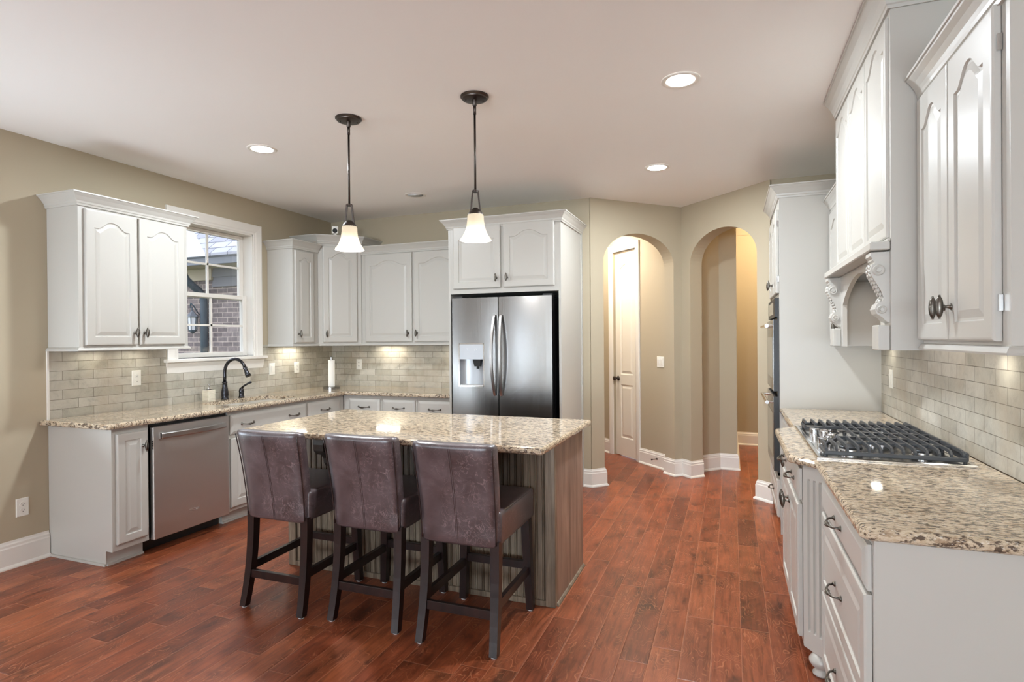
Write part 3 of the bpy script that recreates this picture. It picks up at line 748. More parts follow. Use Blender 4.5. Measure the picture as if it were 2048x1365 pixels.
# two-door cabinet left of the window
xf = F((FX, 2.487, 1.372), (1, 0))
upper('wall_cabinet', 'white two-door wall cabinet on the window wall beside the window', xf, 0.80, 0.955, 0.309,
      [dict(u=0.035, w=0.025, wd=0.352, ht=0.895, arch=0.05, knob=(0.325, 0.085)), dict(u=0.402, w=0.025, wd=0.362, ht=0.895, arch=0.05, knob=(0.03, 0.085))],
      [(XL+0.002, 2.487), (FX, 2.487), (FX, 3.287), (XL+0.002, 3.287)], 2.318, 0.07, 0.06, [(XL+0.002, 2.487), (FX, 2.487), (FX, 3.287), (XL+0.002, 3.287)], rail_z=1.372)
# narrow one-door cabinet right of the window
xf = F((FX, 4.435, 1.372), (1, 0))
upper('wall_cabinet', 'narrow single-door white wall cabinet between the window and the corner cabinet', xf, 0.362, 0.955, 0.309,
      [dict(u=0.02, w=0.025, wd=0.262, ht=0.895, arch=0.035, fw=0.05, knob=(0.035, 0.085))],
      [(XL+0.002, 4.435), (FX, 4.435), (FX, 4.795)], 2.318, 0.07, 0.06, [(XL+0.002, 4.435), (FX, 4.435), (FX, 4.795)], rail_z=1.372)
# taller diagonal corner cabinet
def corner_cabinet():
    ya, xb = 4.80, -3.625; yb = YB-0.31
    pts = [(XL+0.002, ya), (FX, ya), (xb, yb), (xb, YB-0.002), (XL+0.002, YB-0.002)]
    t = thing('corner_wall_cabinet', (-4.0, 5.1, 1.372), 'taller diagonal white corner cabinet with one arched door under the small camera', 'cabinet')
    b = MB(); b.prism(pts, 1.372, 2.43); b.build('carcass', 'cab', t)
    L = math.hypot(xb-FX, yb-ya); n = ((yb-ya)/L, -(xb-FX)/L)
    X = F((FX, ya, 1.372), n)
    add_doors(t, X, [dict(u=0.045, w=0.025, wd=L-0.09, ht=0.985, arch=0.05, knob=(0.035, 0.085))])
    c = MB(); c.sweep([(XL+0.002, ya), (FX, ya), (xb, yb), (xb, YB-0.002)], crown_prof(2.422, 0.072, 0.06)); c.build('crown_moulding', 'cab', t)
    r = MB(); r.sweep([(FX, ya), (xb, yb)], RAIL(1.372)); r.build('light_rail', 'cab', t)
corner_cabinet()
BY = YB-0.31
xf = F((-3.62, BY, 1.372), (0, -1))
upper('wall_cabinet', 'two-door white wall cabinet between the corner cabinet and the refrigerator', xf, 1.215, 0.955, 0.309,
      [dict(u=0.055, w=0.025, wd=0.555, ht=0.905, arch=0.05, knob=(0.515, 0.085)), dict(u=0.635, w=0.025, wd=0.555, ht=0.905, arch=0.05, knob=(0.035, 0.085))],
      [(-3.622, BY), (-2.408, BY)], 2.318, 0.07, 0.06, [(-3.622, BY), (-2.408, BY)], rail_z=1.372)
# refrigerator surround
def fridge_surround():
    x0, x1, yf = -2.402, -1.342, 4.70
    t = thing('refrigerator_cabinet', (-1.87, 5.05, 0), 'tall white cabinet surround with two doors over the refrigerator', 'cabinet')
    p = MB(); p.box((x0, yf, 0), (x0+0.022, YB-0.002, 2.43), 0.001); p.build('side_panel', 'cab', t)
    p = MB(); p.box((x1-0.022, yf, 0), (x1, YB-0.002, 2.43), 0.001); p.box((x1, YB-0.030, 0), (x1+0.012, YB-0.002, 2.43)); p.build('side_panel', 'cab', t)
    b = MB(); b.box((x0+0.022, yf, 1.825), (x1-0.022, YB-0.002, 2.43)); b.build('carcass', 'cab', t)
    k = MB(); k.box((x0+0.022, YB-0.03, 0.0), (x1-0.022, YB-0.004, 1.825)); k.build('shade_back_panel', 'gap', t)  # near-black sheet stands in for the shade behind the refrigerator
    X = F((x0, yf, 0), (0, -1))
    add_doors(t, X, [dict(u=0.055, w=1.87, wd=0.46, ht=0.555, arch=0.05, knob=(0.425, 0.085)), dict(u=0.545, w=1.87, wd=0.46, ht=0.555, arch=0.05, knob=(0.035, 0.085))])
    c = MB(); c.sweep([(x0, YB-0.002), (x0, yf), (x1, yf), (x1, YB-0.002)], crown_prof(2.42, 0.075, 0.06)); c.build('crown_moulding', 'cab', t)
fridge_surround()
# small camera on top of the corner cabinet
def wifi_cam():
    cx, cy, z = -3.80, 4.90, 2.4955
    t = thing('security_camera', (cx, cy, z), 'small white cube camera with round black lens on top of the corner cabinet', 'camera')
    X = F((cx, cy, z), (0.62, -1))
    b = MB(X); b.lathe([(0.020, 0), (0.020, 0.006)], (0, 0, 0), 14, 'y'); b.box((-0.004, 0.004, -0.004), (0.004, 0.03, 0.004)); b.build('stand', 'plastic', t)
    b = MB(X); b.box((-0.031, 0.016, -0.018), (0.031, 0.094, 0.018), 0.006); b.build('housing', 'plastic', t)
    l = MB(X @ Matrix.Translation((0, 0.045, 0.018))); l.lathe([(0.024, 0), (0.024, 0.004), (0.016, 0.006), (0.014, 0.003)], n=18); l.build('lens', 'black', t, True)
wifi_cam()

# base cabinets: face of the carcass at d=0
CT0, CT1 = 0.872, 0.908
def base_cab(name, label, xf, W, Dp, drawers=(), doors=(), toe=True, endpanels=()):
    loc = xf @ Vector((W/2, 0, -Dp/2)); loc.z = 0
    t = thing(name, loc, label, 'cabinet')
    b = MB(xf); b.box((0, 0.095, -Dp), (W, CT0, 0), 0.001); b.build('carcass', 'cab', t)
    k = MB(xf); k.box((0, 0, -Dp), (W, 0.095, -0.062)); k.box((0, 0, -0.062), (W, 0.014, -0.050)); k.build('toe_kick', 'cab', t)
    for e in endpanels:
        p = MB(xf); p.loft([[(e[0], w, d) for w, d in ((0, -Dp), (0, -0.060), (0.095, -0.060), (0.095, 0.0), (CT0, 0.0), (CT0, -Dp))],
                            [(e[1], w, d) for w, d in ((0, -Dp), (0, -0.060), (0.095, -0.060), (0.095, 0.0), (CT0, 0.0), (CT0, -Dp))]])
        p.box((e[0], 0, -Dp), (e[0]-0.010, 0.016, -0.058))
        p.build('end_panel', 'cab', t)
    for dr in drawers: add_drawer(t, xf, *dr)
    add_doors(t, xf, doors)
    return t
FB = -3.64
base_cab('base_cabinet', 'narrow white base cabinet with one slim door at the open end of the sink counter', F((FB, 2.487, 0), (1, 0)), 0.240, XL*-1+FB-0.002,
         doors=[dict(u=0.02, w=0.135, wd=0.205, ht=0.70, fw=0.048, knob=(0.172, 0.60))], endpanels=[(-0.004, 0.0)])
base_cab('base_cabinet', 'white sink base cabinet with wide false drawer and two doors right of the dishwasher', F((FB, 3.372, 0), (1, 0)), 0.875, XL*-1+FB-0.002,
         drawers=[(0.018, 0.692, 0.85, 0.150, (0.165, 0.69))], doors=[dict(u=0.018, w=0.125, wd=0.417, ht=0.535, knob=(0.38, 0.46)), dict(u=0.442, w=0.125, wd=0.417, ht=0.535, knob=(0.035, 0.46))])
base_cab('base_cabinet', 'white corner base cabinet with one drawer, right of the sink base', F((FB, 4.249, 0), (1, 0)), 0.548, XL*-1+FB-0.002,
         drawers=[(0.018, 0.692, 0.460, 0.150, (0.23,))], doors=[dict(u=0.018, w=0.125, wd=0.46, ht=0.535, knob=(0.035, 0.46))])
FBY = 4.80
BD = YB-FBY-0.002
for (xa, wd, lab) in ((-3.6375, 0.449, 'white base cabinet with single drawer nearest the counter corner on the back wall'),
                      (-3.187, 0.391, 'middle single-drawer white base cabinet on the back wall'),
                      (-2.795, 0.391, 'white single-drawer base cabinet against the refrigerator side')):
    f0 = wd-0.375
    base_cab('base_cabinet', lab, F((xa, FBY, 0), (0, -1)), wd, BD, drawers=[(f0, 0.692, 0.36, 0.145, (0.18,))], doors=[dict(u=f0, w=0.125, wd=0.36, ht=0.535, knob=(0.035, 0.46))])

# dishwasher
def dishwasher():
    xf = F((FB, 2.730, 0), (1, 0)); W = 0.640; t = thing('dishwasher', (-3.93, 3.05, 0), 'stainless steel dishwasher with bowed bar handle under the sink counter', 'dishwasher')
    b = MB(xf); b.box((0.010, 0.10, -0.58), (W-0.010, 0.865, -0.01)); b.build('tub_body', 'black', t)
    d_ = MB(xf); n = 1
    d_.box((0.010, 0.090, -0.005), (W-0.010, 0.846, 0.030), 0.004); dr = d_.build('door', 'steel_dw', t)
    h = MB(xf); pts = [(0.055+ (W-0.11)*k/20, 0.782, 0.046+0.028*math.sin(PI*k/20)) for k in range(21)]
    loops = [[(u, w-0.019, dd-0.004), (u, w-0.019, dd+0.006), (u, w-0.012, dd+0.010), (u, w+0.014, dd+0.010), (u, w+0.019, dd+0.005), (u, w+0.019, dd-0.004)] for u, w, dd in pts]
    h.loft(loops); h.box((0.055, 0.763, 0.028), (0.085, 0.801, 0.052)); h.box((W-0.085, 0.763, 0.028), (W-0.055, 0.801, 0.052)); h.build('handle', 'satin', dr)
    v = MB(xf)
    for k in range(5): v.box((0.012, 0.700+k*0.012, 0.018), (0.0085, 0.706+k*0.012, 0.028))
    v.build('side_vent', 'black', dr)
    k = MB(xf); k.box((0.010, 0.0, -0.105), (W-0.010, 0.088, -0.090)); k.build('toe_panel', 'black', t)
    badge = bpy.data.curves.new('badge', 'FONT'); badge.body = 'Whirlpool'; badge.size = 0.021; badge.extrude = 0.0012; badge.align_x = 'CENTER'
    o = bpy.data.objects.new('badge', badge); COL.objects.link(o)
    dg = bpy.context.evaluated_depsgraph_get(); me = bpy.data.meshes.new_from_object(o.evaluated_get(dg)); bpy.data.objects.remove(o)
    bb = MB(xf @ Matrix.Translation((0.322, 0.212, 0.0305))); bb.add([v.co.copy() for v in me.vertices], [tuple(p.vertices) for p in me.polygons])
    sw = [(-0.030+0.06*k/14, -0.006-0.004*math.cos(PI*k/14*2-PI), 0.001) for k in range(15)]
    bb.tube([(0.040*math.cos(a)*1.0, 0.006+0.011*math.sin(a), 0.001) for a in [PI*1.05+k*PI*0.9/12 for k in range(13)]], 0.0012, 5)
    bb.build('badge', 'chrome', dr)
dishwasher()

# L counter with sink cut-out
def sink_counter():
    t = thing('sink_countertop', (-3.9, 3.9, CT0), 'L-shaped speckled granite countertop around the sink and along the back wall', 'countertop')
    ex, ey = -3.585, 4.752
    poly = [(XL+TL+0.001, 2.425), (ex, 2.425), (ex, ey), (-2.404, ey), (-2.404, YB-TL-0.001), (XL+TL+0.001, YB-TL-0.001)]
    poly = fillet(poly, [0, 0.03, 0.0, 0, 0, 0])
    hole = fillet([(-4.07, 3.46), (-3.68, 3.46), (-3.68, 4.22), (-4.07, 4.22)], 0.09, 6)
    c = MB(); slab_counter(c, poly, CT0+0.0005, CT1, [hole]); c.build('slab', 'granite', t)
    s = thing('kitchen_sink', (-3.875, 3.84, 0.69), 'stainless undermount sink below the window', 'sink')
    b = MB(); o = offset_poly(hole, -0.006)
    top = [(x, y, CT0-0.001) for x, y in offset_poly(hole, -0.012)]
    loops = [top, [(x, y, CT0-0.001) for x, y in hole], [(x, y, 0.72) for x, y in offset_poly(hole, 0.01)], [(x, y, 0.695) for x, y in offset_poly(hole, 0.035)]]
    b.loft(loops, cap0=False); b.build('basin', 'chrome', s, True, 0.6)
    dr = MB(); dr.lathe([(0.045, 0.697), (0.045, 0.7), (0.03, 0.699)], (-3.9, 3.84, 0), 20); dr.build('drain', 'steel', s)
sink_counter()
def faucet():
    fx, fy = -4.140, 3.815
    t = thing('kitchen_faucet', (fx, fy, CT1), 'dark bronze gooseneck pull-down faucet with separate lever behind the sink', 'faucet')
    b = MB(); b.lathe([(0.031, 0.908), (0.031, 0.914), (0.027, 0.922), (0.030, 0.945), (0.029, 0.975), (0.021, 1.02), (0.019, 1.05), (0.022, 1.056), (0.022, 1.062), (0.018, 1.064)], (fx, fy, 0), 20); b.build('body', 'faucet', t, True)
    R = 0.120; zc = 1.142
    pts = [(fx, fy, 1.05), (fx, fy, 1.11)] + [(fx+R-R*math.cos(a), fy, zc+R*math.sin(a)) for a in [PI*k/16*1.0 for k in range(0, 15)]]
    dx, dz = pts[-1][0]-pts[-2][0], pts[-1][2]-pts[-2][2]; L = math.hypot(dx, dz); dx, dz = dx/L, dz/L
    e = pts[-1]
    s = MB(); s.tube(pts, 0.0135, 14); s.build('spout', 'faucet', t, True)
    h = MB(); h.tube([(e[0]-dx*0.004, fy, e[2]-dz*0.004), (e[0]+dx*0.006, fy, e[2]+dz*0.006), (e[0]+dx*0.012, fy, e[2]+dz*0.012), (e[0]+dx*0.05, fy, e[2]+dz*0.055), (e[0]+dx*0.082, fy, e[2]+dz*0.082)], [0.018, 0.018, 0.0145, 0.020, 0.025], 14); h.build('spray_head', 'faucet', t, True)
    hx, hy = -4.135, 3.992
    v = MB(); v.lathe([(0.025, 0.908), (0.025, 0.914), (0.021, 0.925), (0.021, 0.955), (0.023, 0.962), (0.019, 0.985), (0.008, 0.998)], (hx, hy, 0), 18); v.build('valve_base', 'faucet', t, True)
    l = MB(); l.tube([(hx, hy, 0.99), (hx+0.022, hy+0.008, 1.012), (hx+0.058, hy+0.02, 1.034), (hx+0.085, hy+0.03, 1.047)], [0.010, 0.0085, 0.0085, 0.011], 10); l.build('lever', 'faucet', t, True)
faucet()
def soap():
    c = (-4.135, 3.645); t = thing('soap_dispenser', (c[0], c[1], CT1), 'square ribbed cream soap dispenser with steel pump beside the faucet', 'soap dispenser')
    b = MB()
    for k in range(9): 
        z = CT1+k*0.0112; b.box((c[0]-0.036, c[1]-0.036, z), (c[0]+0.036, c[1]+0.036, z+0.0104), 0.003)
    b.box((c[0]-0.034, c[1]-0.034, CT1), (c[0]+0.034, c[1]+0.034, CT1+0.100)); b.build('bottle', 'ceramic', t)
    p = MB(); p.lathe([(0.016, CT1+0.10), (0.016, CT1+0.110), (0.006, CT1+0.113), (0.006, CT1+0.135), (0.011, CT1+0.137), (0.011, CT1+0.147), (0.004, CT1+0.150)], (c[0], c[1], 0), 14)
    p.tube([(c[0], c[1], CT1+0.142), (c[0]+0.02, c[1]-0.015, CT1+0.142), (c[0]+0.038, c[1]-0.028, CT1+0.136)], 0.004, 8); p.build('pump', 'chrome', t, True)
soap()
def towel():
    c = (-3.90, 4.95); t = thing('paper_towel_holder', (c[0], c[1], CT1), 'round steel paper towel stand in the counter corner', 'paper towel holder')
    b = MB(); b.lathe([(0.086, CT1), (0.086, CT1+0.024), (0.080, CT1+0.027), (0.02, CT1+0.027)], (c[0], c[1], 0), 32); b.build('base', 'steel', t, True, 0.5)
    r = MB(); r.lathe([(0.006, CT1+0.026), (0.006, CT1+0.305), (0.016, CT1+0.307), (0.016, CT1+0.332), (0.010, CT1+0.338)], (c[0], c[1], 0), 16); r.build('rod', 'steel', t, True, 0.5)
    w = MB(); n = 24; z0, z1 = CT1+0.0285, CT1+0.303
    loops = [[(c[0]+R*math.cos(2*PI*k/n), c[1]+R*math.sin(2*PI*k/n), z) for k in range(n)] for R, z in ((0.0125, z0), (0.034, z0), (0.034, z1), (0.0125, z1))]
    w.loft(loops, ring=True); o = w.build('paper_towel_roll', 'paper', None, True, 0.6); tag(o, 'slim white paper towel roll standing on the round steel holder', 'paper towel')
towel()

# ------------------------------------------------------------------ refrigerator
def fridge():
    x0, xm, x1, yf = -2.335, -1.890, -1.405, 4.635
    t = thing('refrigerator', (-1.87, 4.98, 0), 'stainless french-door refrigerator with ice and water dispenser in the white surround', 'refrigerator')
    b = MB(); b.box((x0+0.005, 4.72, 0.02), (x1-0.005, 5.36, 1.765), 0.004); b.box((x0+0.04, 4.70, 0.0), (x1-0.04, 5.30, 0.03)); b.build('body', 'black', t)
    def door(xa, xb, za, zb, hole=None, nm='door'):
        m = MB(); n = 14; loops = []
        def yy(x):
            u = (x-xa)/(xb-xa)*2-1; return yf-0.004*(1-u*u)
        if hole is None:
            for k in range(n+1):
                x = xa+(xb-xa)*k/n; y = yy(x); loops.append([(x, 4.712, za), (x, y, za), (x, y, zb), (x, 4.712, zb)])
            m.loft(loops)
        else:
            ha, hb, hz0, hz1 = hole; xs = sorted(set([xa+(xb-xa)*k/n for k in range(n+1)]+[ha, hb]))
            for i in range(len(xs)-1):
                A, B = xs[i], xs[i+1]; parts = [(za, zb)]
                if A >= ha-1e-6 and B <= hb+1e-6: parts = [(za, hz0), (hz1, zb)]
                for p, q_ in parts:
                    m.add([(A, yy(A), p), (B, yy(B), p), (B, yy(B), q_), (A, yy(A), q_)], [(0, 1, 2, 3)])
            m.add([(xa, 4.712, za), (xb, 4.712, za), (xb, 4.712, zb), (xa, 4.712, zb)], [(0, 3, 2, 1)])
            for p in (za, zb):
                m.fill([[(x, yy(x), p) for x in xs]+[(xb, 4.712, p), (xa, 4.712, p)]])
            for x in (xa, xb): m.add([(x, yy(x), za), (x, 4.712, za), (x, 4.712, zb), (x, yy(x), zb)], [(0, 1, 2, 3)])
        return m.build(nm, 'steel', t, True, 0.5)
    HO = (-2.268, -2.028, 1.000, 1.378)
    dl = door(x0, xm-0.004, 0.66, 1.782, HO); dr = door(xm+0.004, x1, 0.66, 1.782)
    dz = door(x0, x1, 0.06, 0.645, None, 'freezer_drawer')
    for s, dd in ((-1, dl), (1, dr)):
        hx = xm+s*0.030; m = MB(); loops = []
        for k in range(25):
            u = k/24; z = 0.925+0.70*u; a = math.sin(PI*u)
            y = yf-0.008-0.062*a**0.75; loops.append([(hx+s*0.010*a-0.013, y, z), (hx+s*0.010*a-0.010, y-0.014, z), (hx+s*0.010*a+0.010, y-0.014, z), (hx+s*0.010*a+0.013, y, z), (hx+s*0.010*a+0.008, y+0.006, z), (hx+s*0.010*a-0.008, y+0.006, z)])
        m.loft(loops); m.build('handle', 'satin', dd, True, 0.7)
    m = MB(); m.tube([(x0+0.10, yf-0.03, 0.585), (x0+0.12, yf-0.075, 0.585), (x1-0.12, yf-0.075, 0.585), (x1-0.10, yf-0.03, 0.585)], 0.013, 10); m.build('handle', 'chrome', dz, True)
    # dispenser: frame, control panel, recess, spout
    ha, hb, z0, z1 = HO; yq = yf-0.004
    f = MB(); 
    f.box((ha-0.004, yq-0.002, z0-0.004), (ha+0.006, yq+0.03, z1+0.004)); f.box((hb-0.006, yq-0.002, z0-0.004), (hb+0.004, yq+0.03, z1+0.004)); f.box((ha, yq-0.002, z0-0.004), (hb, yq+0.03, z0+0.008)); f.box((ha, yq-0.002, z1-0.006), (hb, yq+0.03, z1+0.004))
    f.build('dispenser_frame', 'chrome', dl)
    p = MB(); p.box((ha+0.006, yq, 1.262), (hb-0.006, yq+0.03, z1-0.006)); p.box((ha+0.006, yq-0.006, 1.240), (hb-0.006, yq+0.03, 1.262)); cp = p.build('control_panel', 'dispgrey', dl)
    ic = MB()
    for (cx, pat) in ((-2.195, ((0, 0.010, 0.012, 0.013), (0.010, -0.002, 0.013, 0.012))), (-2.115, ((0, -0.010, 0.003, 0.012), (0.006, 0.009, 0.016, 0.012), (0.014, 0, 0.017, 0.012)))):
        for a, b_, c_, d_ in pat: ic.box((cx+a, yq-0.0008, 1.322+b_), (cx+c_, yq, 1.322+d_))
    ic.build('icon', 'disptext', cp)
    n = 12; r = MB()
    cxs = (ha+hb)/2; loops = []
    for z in (z0+0.008, 1.240):
        loops.append([(ha+0.006, yq+0.012, z)]+[(cxs-(hb-ha-0.012)/2*math.cos(PI*k/n), yq+0.012+0.065*math.sin(PI*k/n)**0.6, z) for k in range(1, n)]+[(hb-0.006, yq+0.012, z)])
    r.loft(loops, closed=False); r.fill([loops[0]]); r.fill([loops[1]]); rec = r.build('dispenser_recess', 'dispgrey', dl, True, 0.6)
    s = MB(); s.loft([[(-2.142, yq+0.012, 1.24), (-2.066, yq+0.012, 1.24), (-2.066, yq+0.062, 1.24), (-2.142, yq+0.062, 1.24)], [(-2.130, yq+0.022, 1.176), (-2.078, yq+0.022, 1.176), (-2.078, yq+0.055, 1.176), (-2.130, yq+0.055, 1.176)]])
    s.tube([(-2.104, yq+0.04, 1.18), (-2.104, yq+0.04, 1.155)], 0.012, 10); s.build('spout', 'black', dl)
    s = MB(); s.box((ha+0.012, yq+0.006, z0+0.008), (hb-0.012, yq+0.07, z0+0.014)); s.build('drip_tray', 'steel_dw', dl)
    hc = MB(); hc.box((x1-0.09, 4.66, 1.783), (x1-0.01, 4.80, 1.80), 0.003); hc.build('hinge_cover', 'black', t)
    hc = MB(); hc.box((x0+0.01, 4.66, 1.783), (x0+0.09, 4.80, 1.80), 0.003); hc.build('hinge_cover', 'black', t)
fridge()

# ------------------------------------------------------------------ island
def island():
    x0, x1, y0, y1 = -2.632, -0.872, 2.908, 3.505
    t = thing('kitchen_island', (-1.75, 3.2, 0), 'grey-brown stained wooden island with beadboard front below the granite top', 'island')
    b = MB(); b.box((x0+0.015, y0+0.014, 0), (x1-0.008, y1-0.004, CT0)); b.build('core', 'corbwood', t)
    bd = MB(); n = 42; w = (x1-x0-0.12)/n; xs = x0+0.06
    for k in range(n):
        a = xs+k*w; bd.loft([[(a, y0+0.014, z), (a+0.002, y0+0.006, z), (a+w*0.62, y0+0.006, z), (a+w*0.66, y0+0.011, z), (a+w*0.72, y0+0.004, z), (a+w*0.86, y0+0.004, z), (a+w*0.92, y0+0.011, z), (a+w, y0+0.014, z)] for z in (0.03, CT0)])
    bd.build('beadboard', 'bead', t)
    for a, c in ((x0, x0+0.055), (x1-0.055, x1)):
        p = MB(); p.box((a, y0-0.004, 0), (c, y0+0.03, CT0), 0.002); p.build('corner_post', 'bead', t)
    p = MB(); p.box((x1-0.008, y0+0.03, 0), (x1, y1, CT0), 0.001); p.build('end_panel', 'panelwood', t)
    p = MB(); p.box((x0+0.006, y0+0.03, 0), (x0+0.015, y1, CT0), 0.001); p.build('end_panel', 'panelwood', t)
    s = MB(); s.box((x0+0.055, y0-0.004, 0), (x1-0.055, y0+0.014, 0.030), 0.002); s.build('base_rail', 'bead', t)
    s = MB(); s.sweep([(x1, y0+0.02), (x1, y1)], [(0, 0), (0.012, 0), (0.012, 0.008), (0.006, 0.016), (0, 0.018)]); s.build('shoe_moulding', 'bead', t)
    # scroll corbels under the overhang
    for cx in (-2.235, -1.27):
        c = MB(); pr = [(y0-0.002, 0.866), (y0-0.205, 0.866), (y0-0.205, 0.850), (y0-0.195, 0.842), (y0-0.200, 0.815), (y0-0.195, 0.780), (y0-0.168, 0.752), (y0-0.135, 0.748), (y0-0.112, 0.720), (y0-0.105, 0.690), (y0-0.085, 0.668), (y0-0.055, 0.660), (y0-0.038, 0.635), (y0-0.03, 0.60), (y0-0.002, 0.585)]
        c.loft([[(cx-0.035, y, z) for y, z in pr], [(cx+0.035, y, z) for y, z in pr]])
        c.box((cx-0.045, y0-0.215, 0.852), (cx+0.045, y0-0.002, 0.871), 0.003); c.box((cx-0.045, y0-0.012, 0.56), (cx+0.045, y0-0.002, 0.86), 0.003)
        co = c.build('corbel', 'corbwood', t)
        v = MB(); v.lathe([(0.034, -0.039), (0.034, 0.039)], (cx, y0-0.158, 0.792), 18, 'x'); v.lathe([(0.018, -0.043), (0.018, 0.043)], (cx, y0-0.158, 0.792), 14, 'x'); v.lathe([(0.020, -0.038), (0.020, 0.038)], (cx, y0-0.066, 0.686), 14, 'x'); v.build('scroll', 'corbwood', co, True, 0.6)
    c = thing('island_countertop', (-1.75, 3.06, CT0), 'polished speckled granite slab on the island', 'countertop')
    m = MB(); slab_counter(m, fillet([(-2.675, 2.560), (-0.822, 2.560), (-0.822, 3.552), (-2.675, 3.552)], 0.018, 4), CT0+0.0005, CT1); m.build('slab', 'granite', c)
island()

# ------------------------------------------------------------------ bar stools
def stool():
    t = thing('bar_stool', (0, 0, 0), 'x', 'bar stool', 'bar stools at the island')
    def leg(top, foot, s0, s1, bow):
        m = MB(); loops = []
        for k in range(9):
            u = k/8; z = top[2]*(1-u)+0.006*u; e = u**2.2 if bow else u
            x = top[0]+(foot[0]-top[0])*e; y = top[1]+(foot[1]-top[1])*e; s = s0+(s1-s0)*u
            loops.append([(x-s, y-s, z), (x+s, y-s, z), (x+s, y+s, z), (x-s, y+s, z)])
        m.loft(loops); l = m.build('leg', 'leg', t)
        g = MB(); g.lathe([(s1*0.8, 0), (s1*0.8, 0.006)], (foot[0], foot[1], 0), 12); g.build('glide', 'washer', l)
    for sx in (-1, 1):
        leg((sx*0.178, -0.185, 0.50), (sx*0.188, -0.243, 0), 0.0225, 0.0185, True)
        leg((sx*0.172, 0.232, 0.50), (sx*0.193, 0.240, 0), 0.0225, 0.0185, False)
    m = MB(); m.box((-0.165, -0.222, 0.150), (0.165, -0.200, 0.192), 0.002); m.build('stretcher', 'leg', t)
    m = MB(); m.box((-0.165, 0.226, 0.214), (0.165, 0.248, 0.256), 0.002); m.build('stretcher', 'leg', t)
    for sx in (-1, 1):
        m = MB(); x = sx*0.181; m.loft([[(x-0.011, y, z), (x+0.011, y, z), (x+0.011, y, z+0.042), (x-0.011, y, z+0.042)] for y, z in ((-0.190, 0.184), (0.222, 0.190))]); m.build('stretcher', 'leg', t)
    # seat: rounded box, slightly domed
    bm = bmesh.new(); bmesh.ops.create_cube(bm, size=1.0)
    for v in bm.verts: v.co = Vector((v.co.x*0.405, 0.045+v.co.y*0.475, 0.555+v.co.z*0.155))
    bmesh.ops.bevel(bm, geom=bm.edges[:], offset=0.022, segments=4, affect='EDGES', profile=0.6)
    m = MB(); m.bm(bm); seat = m.build('seat', 'leather', t, True, 0.9)
    p = MB(); a, b0, b1, z = 0.196, -0.13, 0.276, 0.623
    p.tube([(-a, b0, z), (-a, b1-0.02, z), (-a+0.02, b1, z), (a-0.02, b1, z), (a, b1-0.02, z), (a, b0, z)], 0.004, 7); p.build('piping', 'piping', seat, True)
    # backrest: curved, tilted back, slightly wider at the top
    def back_pt(u, w, f):           # u -1..1, w 0..1 height, f 0 rear 1 front
        z = 0.470+0.478*w; hw = 0.190+0.014*w**1.5
        y = -0.222-0.072*w**1.6-0.016*(1-u*u)*w + f*(0.082+0.004*w); return (u*hw, y, z)
    nU, nW = 12, 12; loops = []
    def prof(w, sh):
        ring = []
        for k in range(nU+1):
            u = -1+2*k/nU; ring.append((u, 0))
        out = []
        ex = 0.10
        for u, f in [(-1+2*k/nU, 0) for k in range(nU+1)] + [(1-2*k/nU, 1) for k in range(nU+1)]:
            uu = max(-1, min(1, u)); rd = 0.0
            if abs(u) > 0.999: ff = 0.22 if f == 0 else 0.78
            elif abs(u) > 0.80: ff = 0.04 if f == 0 else 0.96
            else: ff = f
            ff = 0.5+(ff-0.5)*sh; us = uu*(1-(1-sh)*0.10)
            out.append(back_pt(us, w, ff))
        return out
    ws = [(0.0, 0.70), (0.012, 0.92), (0.03, 1.0)]+[(0.03+0.93*k/nW, 1.0) for k in range(1, nW)]+[(0.955, 1.0), (0.982, 0.92), (1.0, 0.66)]
    m = MB(); m.loft([prof(w, s) for w, s in ws]); back = m.build('backrest', 'leather', t, True, 1.1)
    s = MB()
    for du in (-0.022, 0.022): s.tube([(back_pt(du, w, 0)[0], back_pt(du, w, 0)[1]-0.0004, back_pt(du, w, 0)[2]) for w in [0.03+0.93*k/14 for k in range(15)]], 0.0013, 5)
    s.build('centre_seam', 'stitch', back)
    for e in (-1, 1):
        s = MB(); s.tube([(back_pt(e*0.985, w, 0.16)[0]+e*0.001, back_pt(e*0.985, w, 0.10)[1], back_pt(e, w, 0)[2]) for w in [0.03+0.93*k/14 for k in range(15)]], 0.0030, 6); s.build('piping', 'piping', back, True)
    return t
def copy_tree(o, parent=None):
    c = o.copy(); COL.objects.link(c)
    if parent is not None: c.parent = parent
    for ch in list(o.children): copy_tree(ch, c)
    return c
st = stool()
for i, (x, y, rz, lab) in enumerate(((-2.253, 2.608, 0.0, 'brown leather counter stool at the far end of the island nearest the dishwasher'),
                                     (-1.712, 2.640, 0.0, 'brown leather counter stool in the middle of the three at the island'),
                                     (-1.184, 2.606, 0.0, 'brown leather counter stool with seat side in view, nearest the island end panel'))):
    o = st if i == 0 else copy_tree(st)
    o.location = (x, y, 0); o.rotation_euler = (0, 0, rz); o['label'] = lab

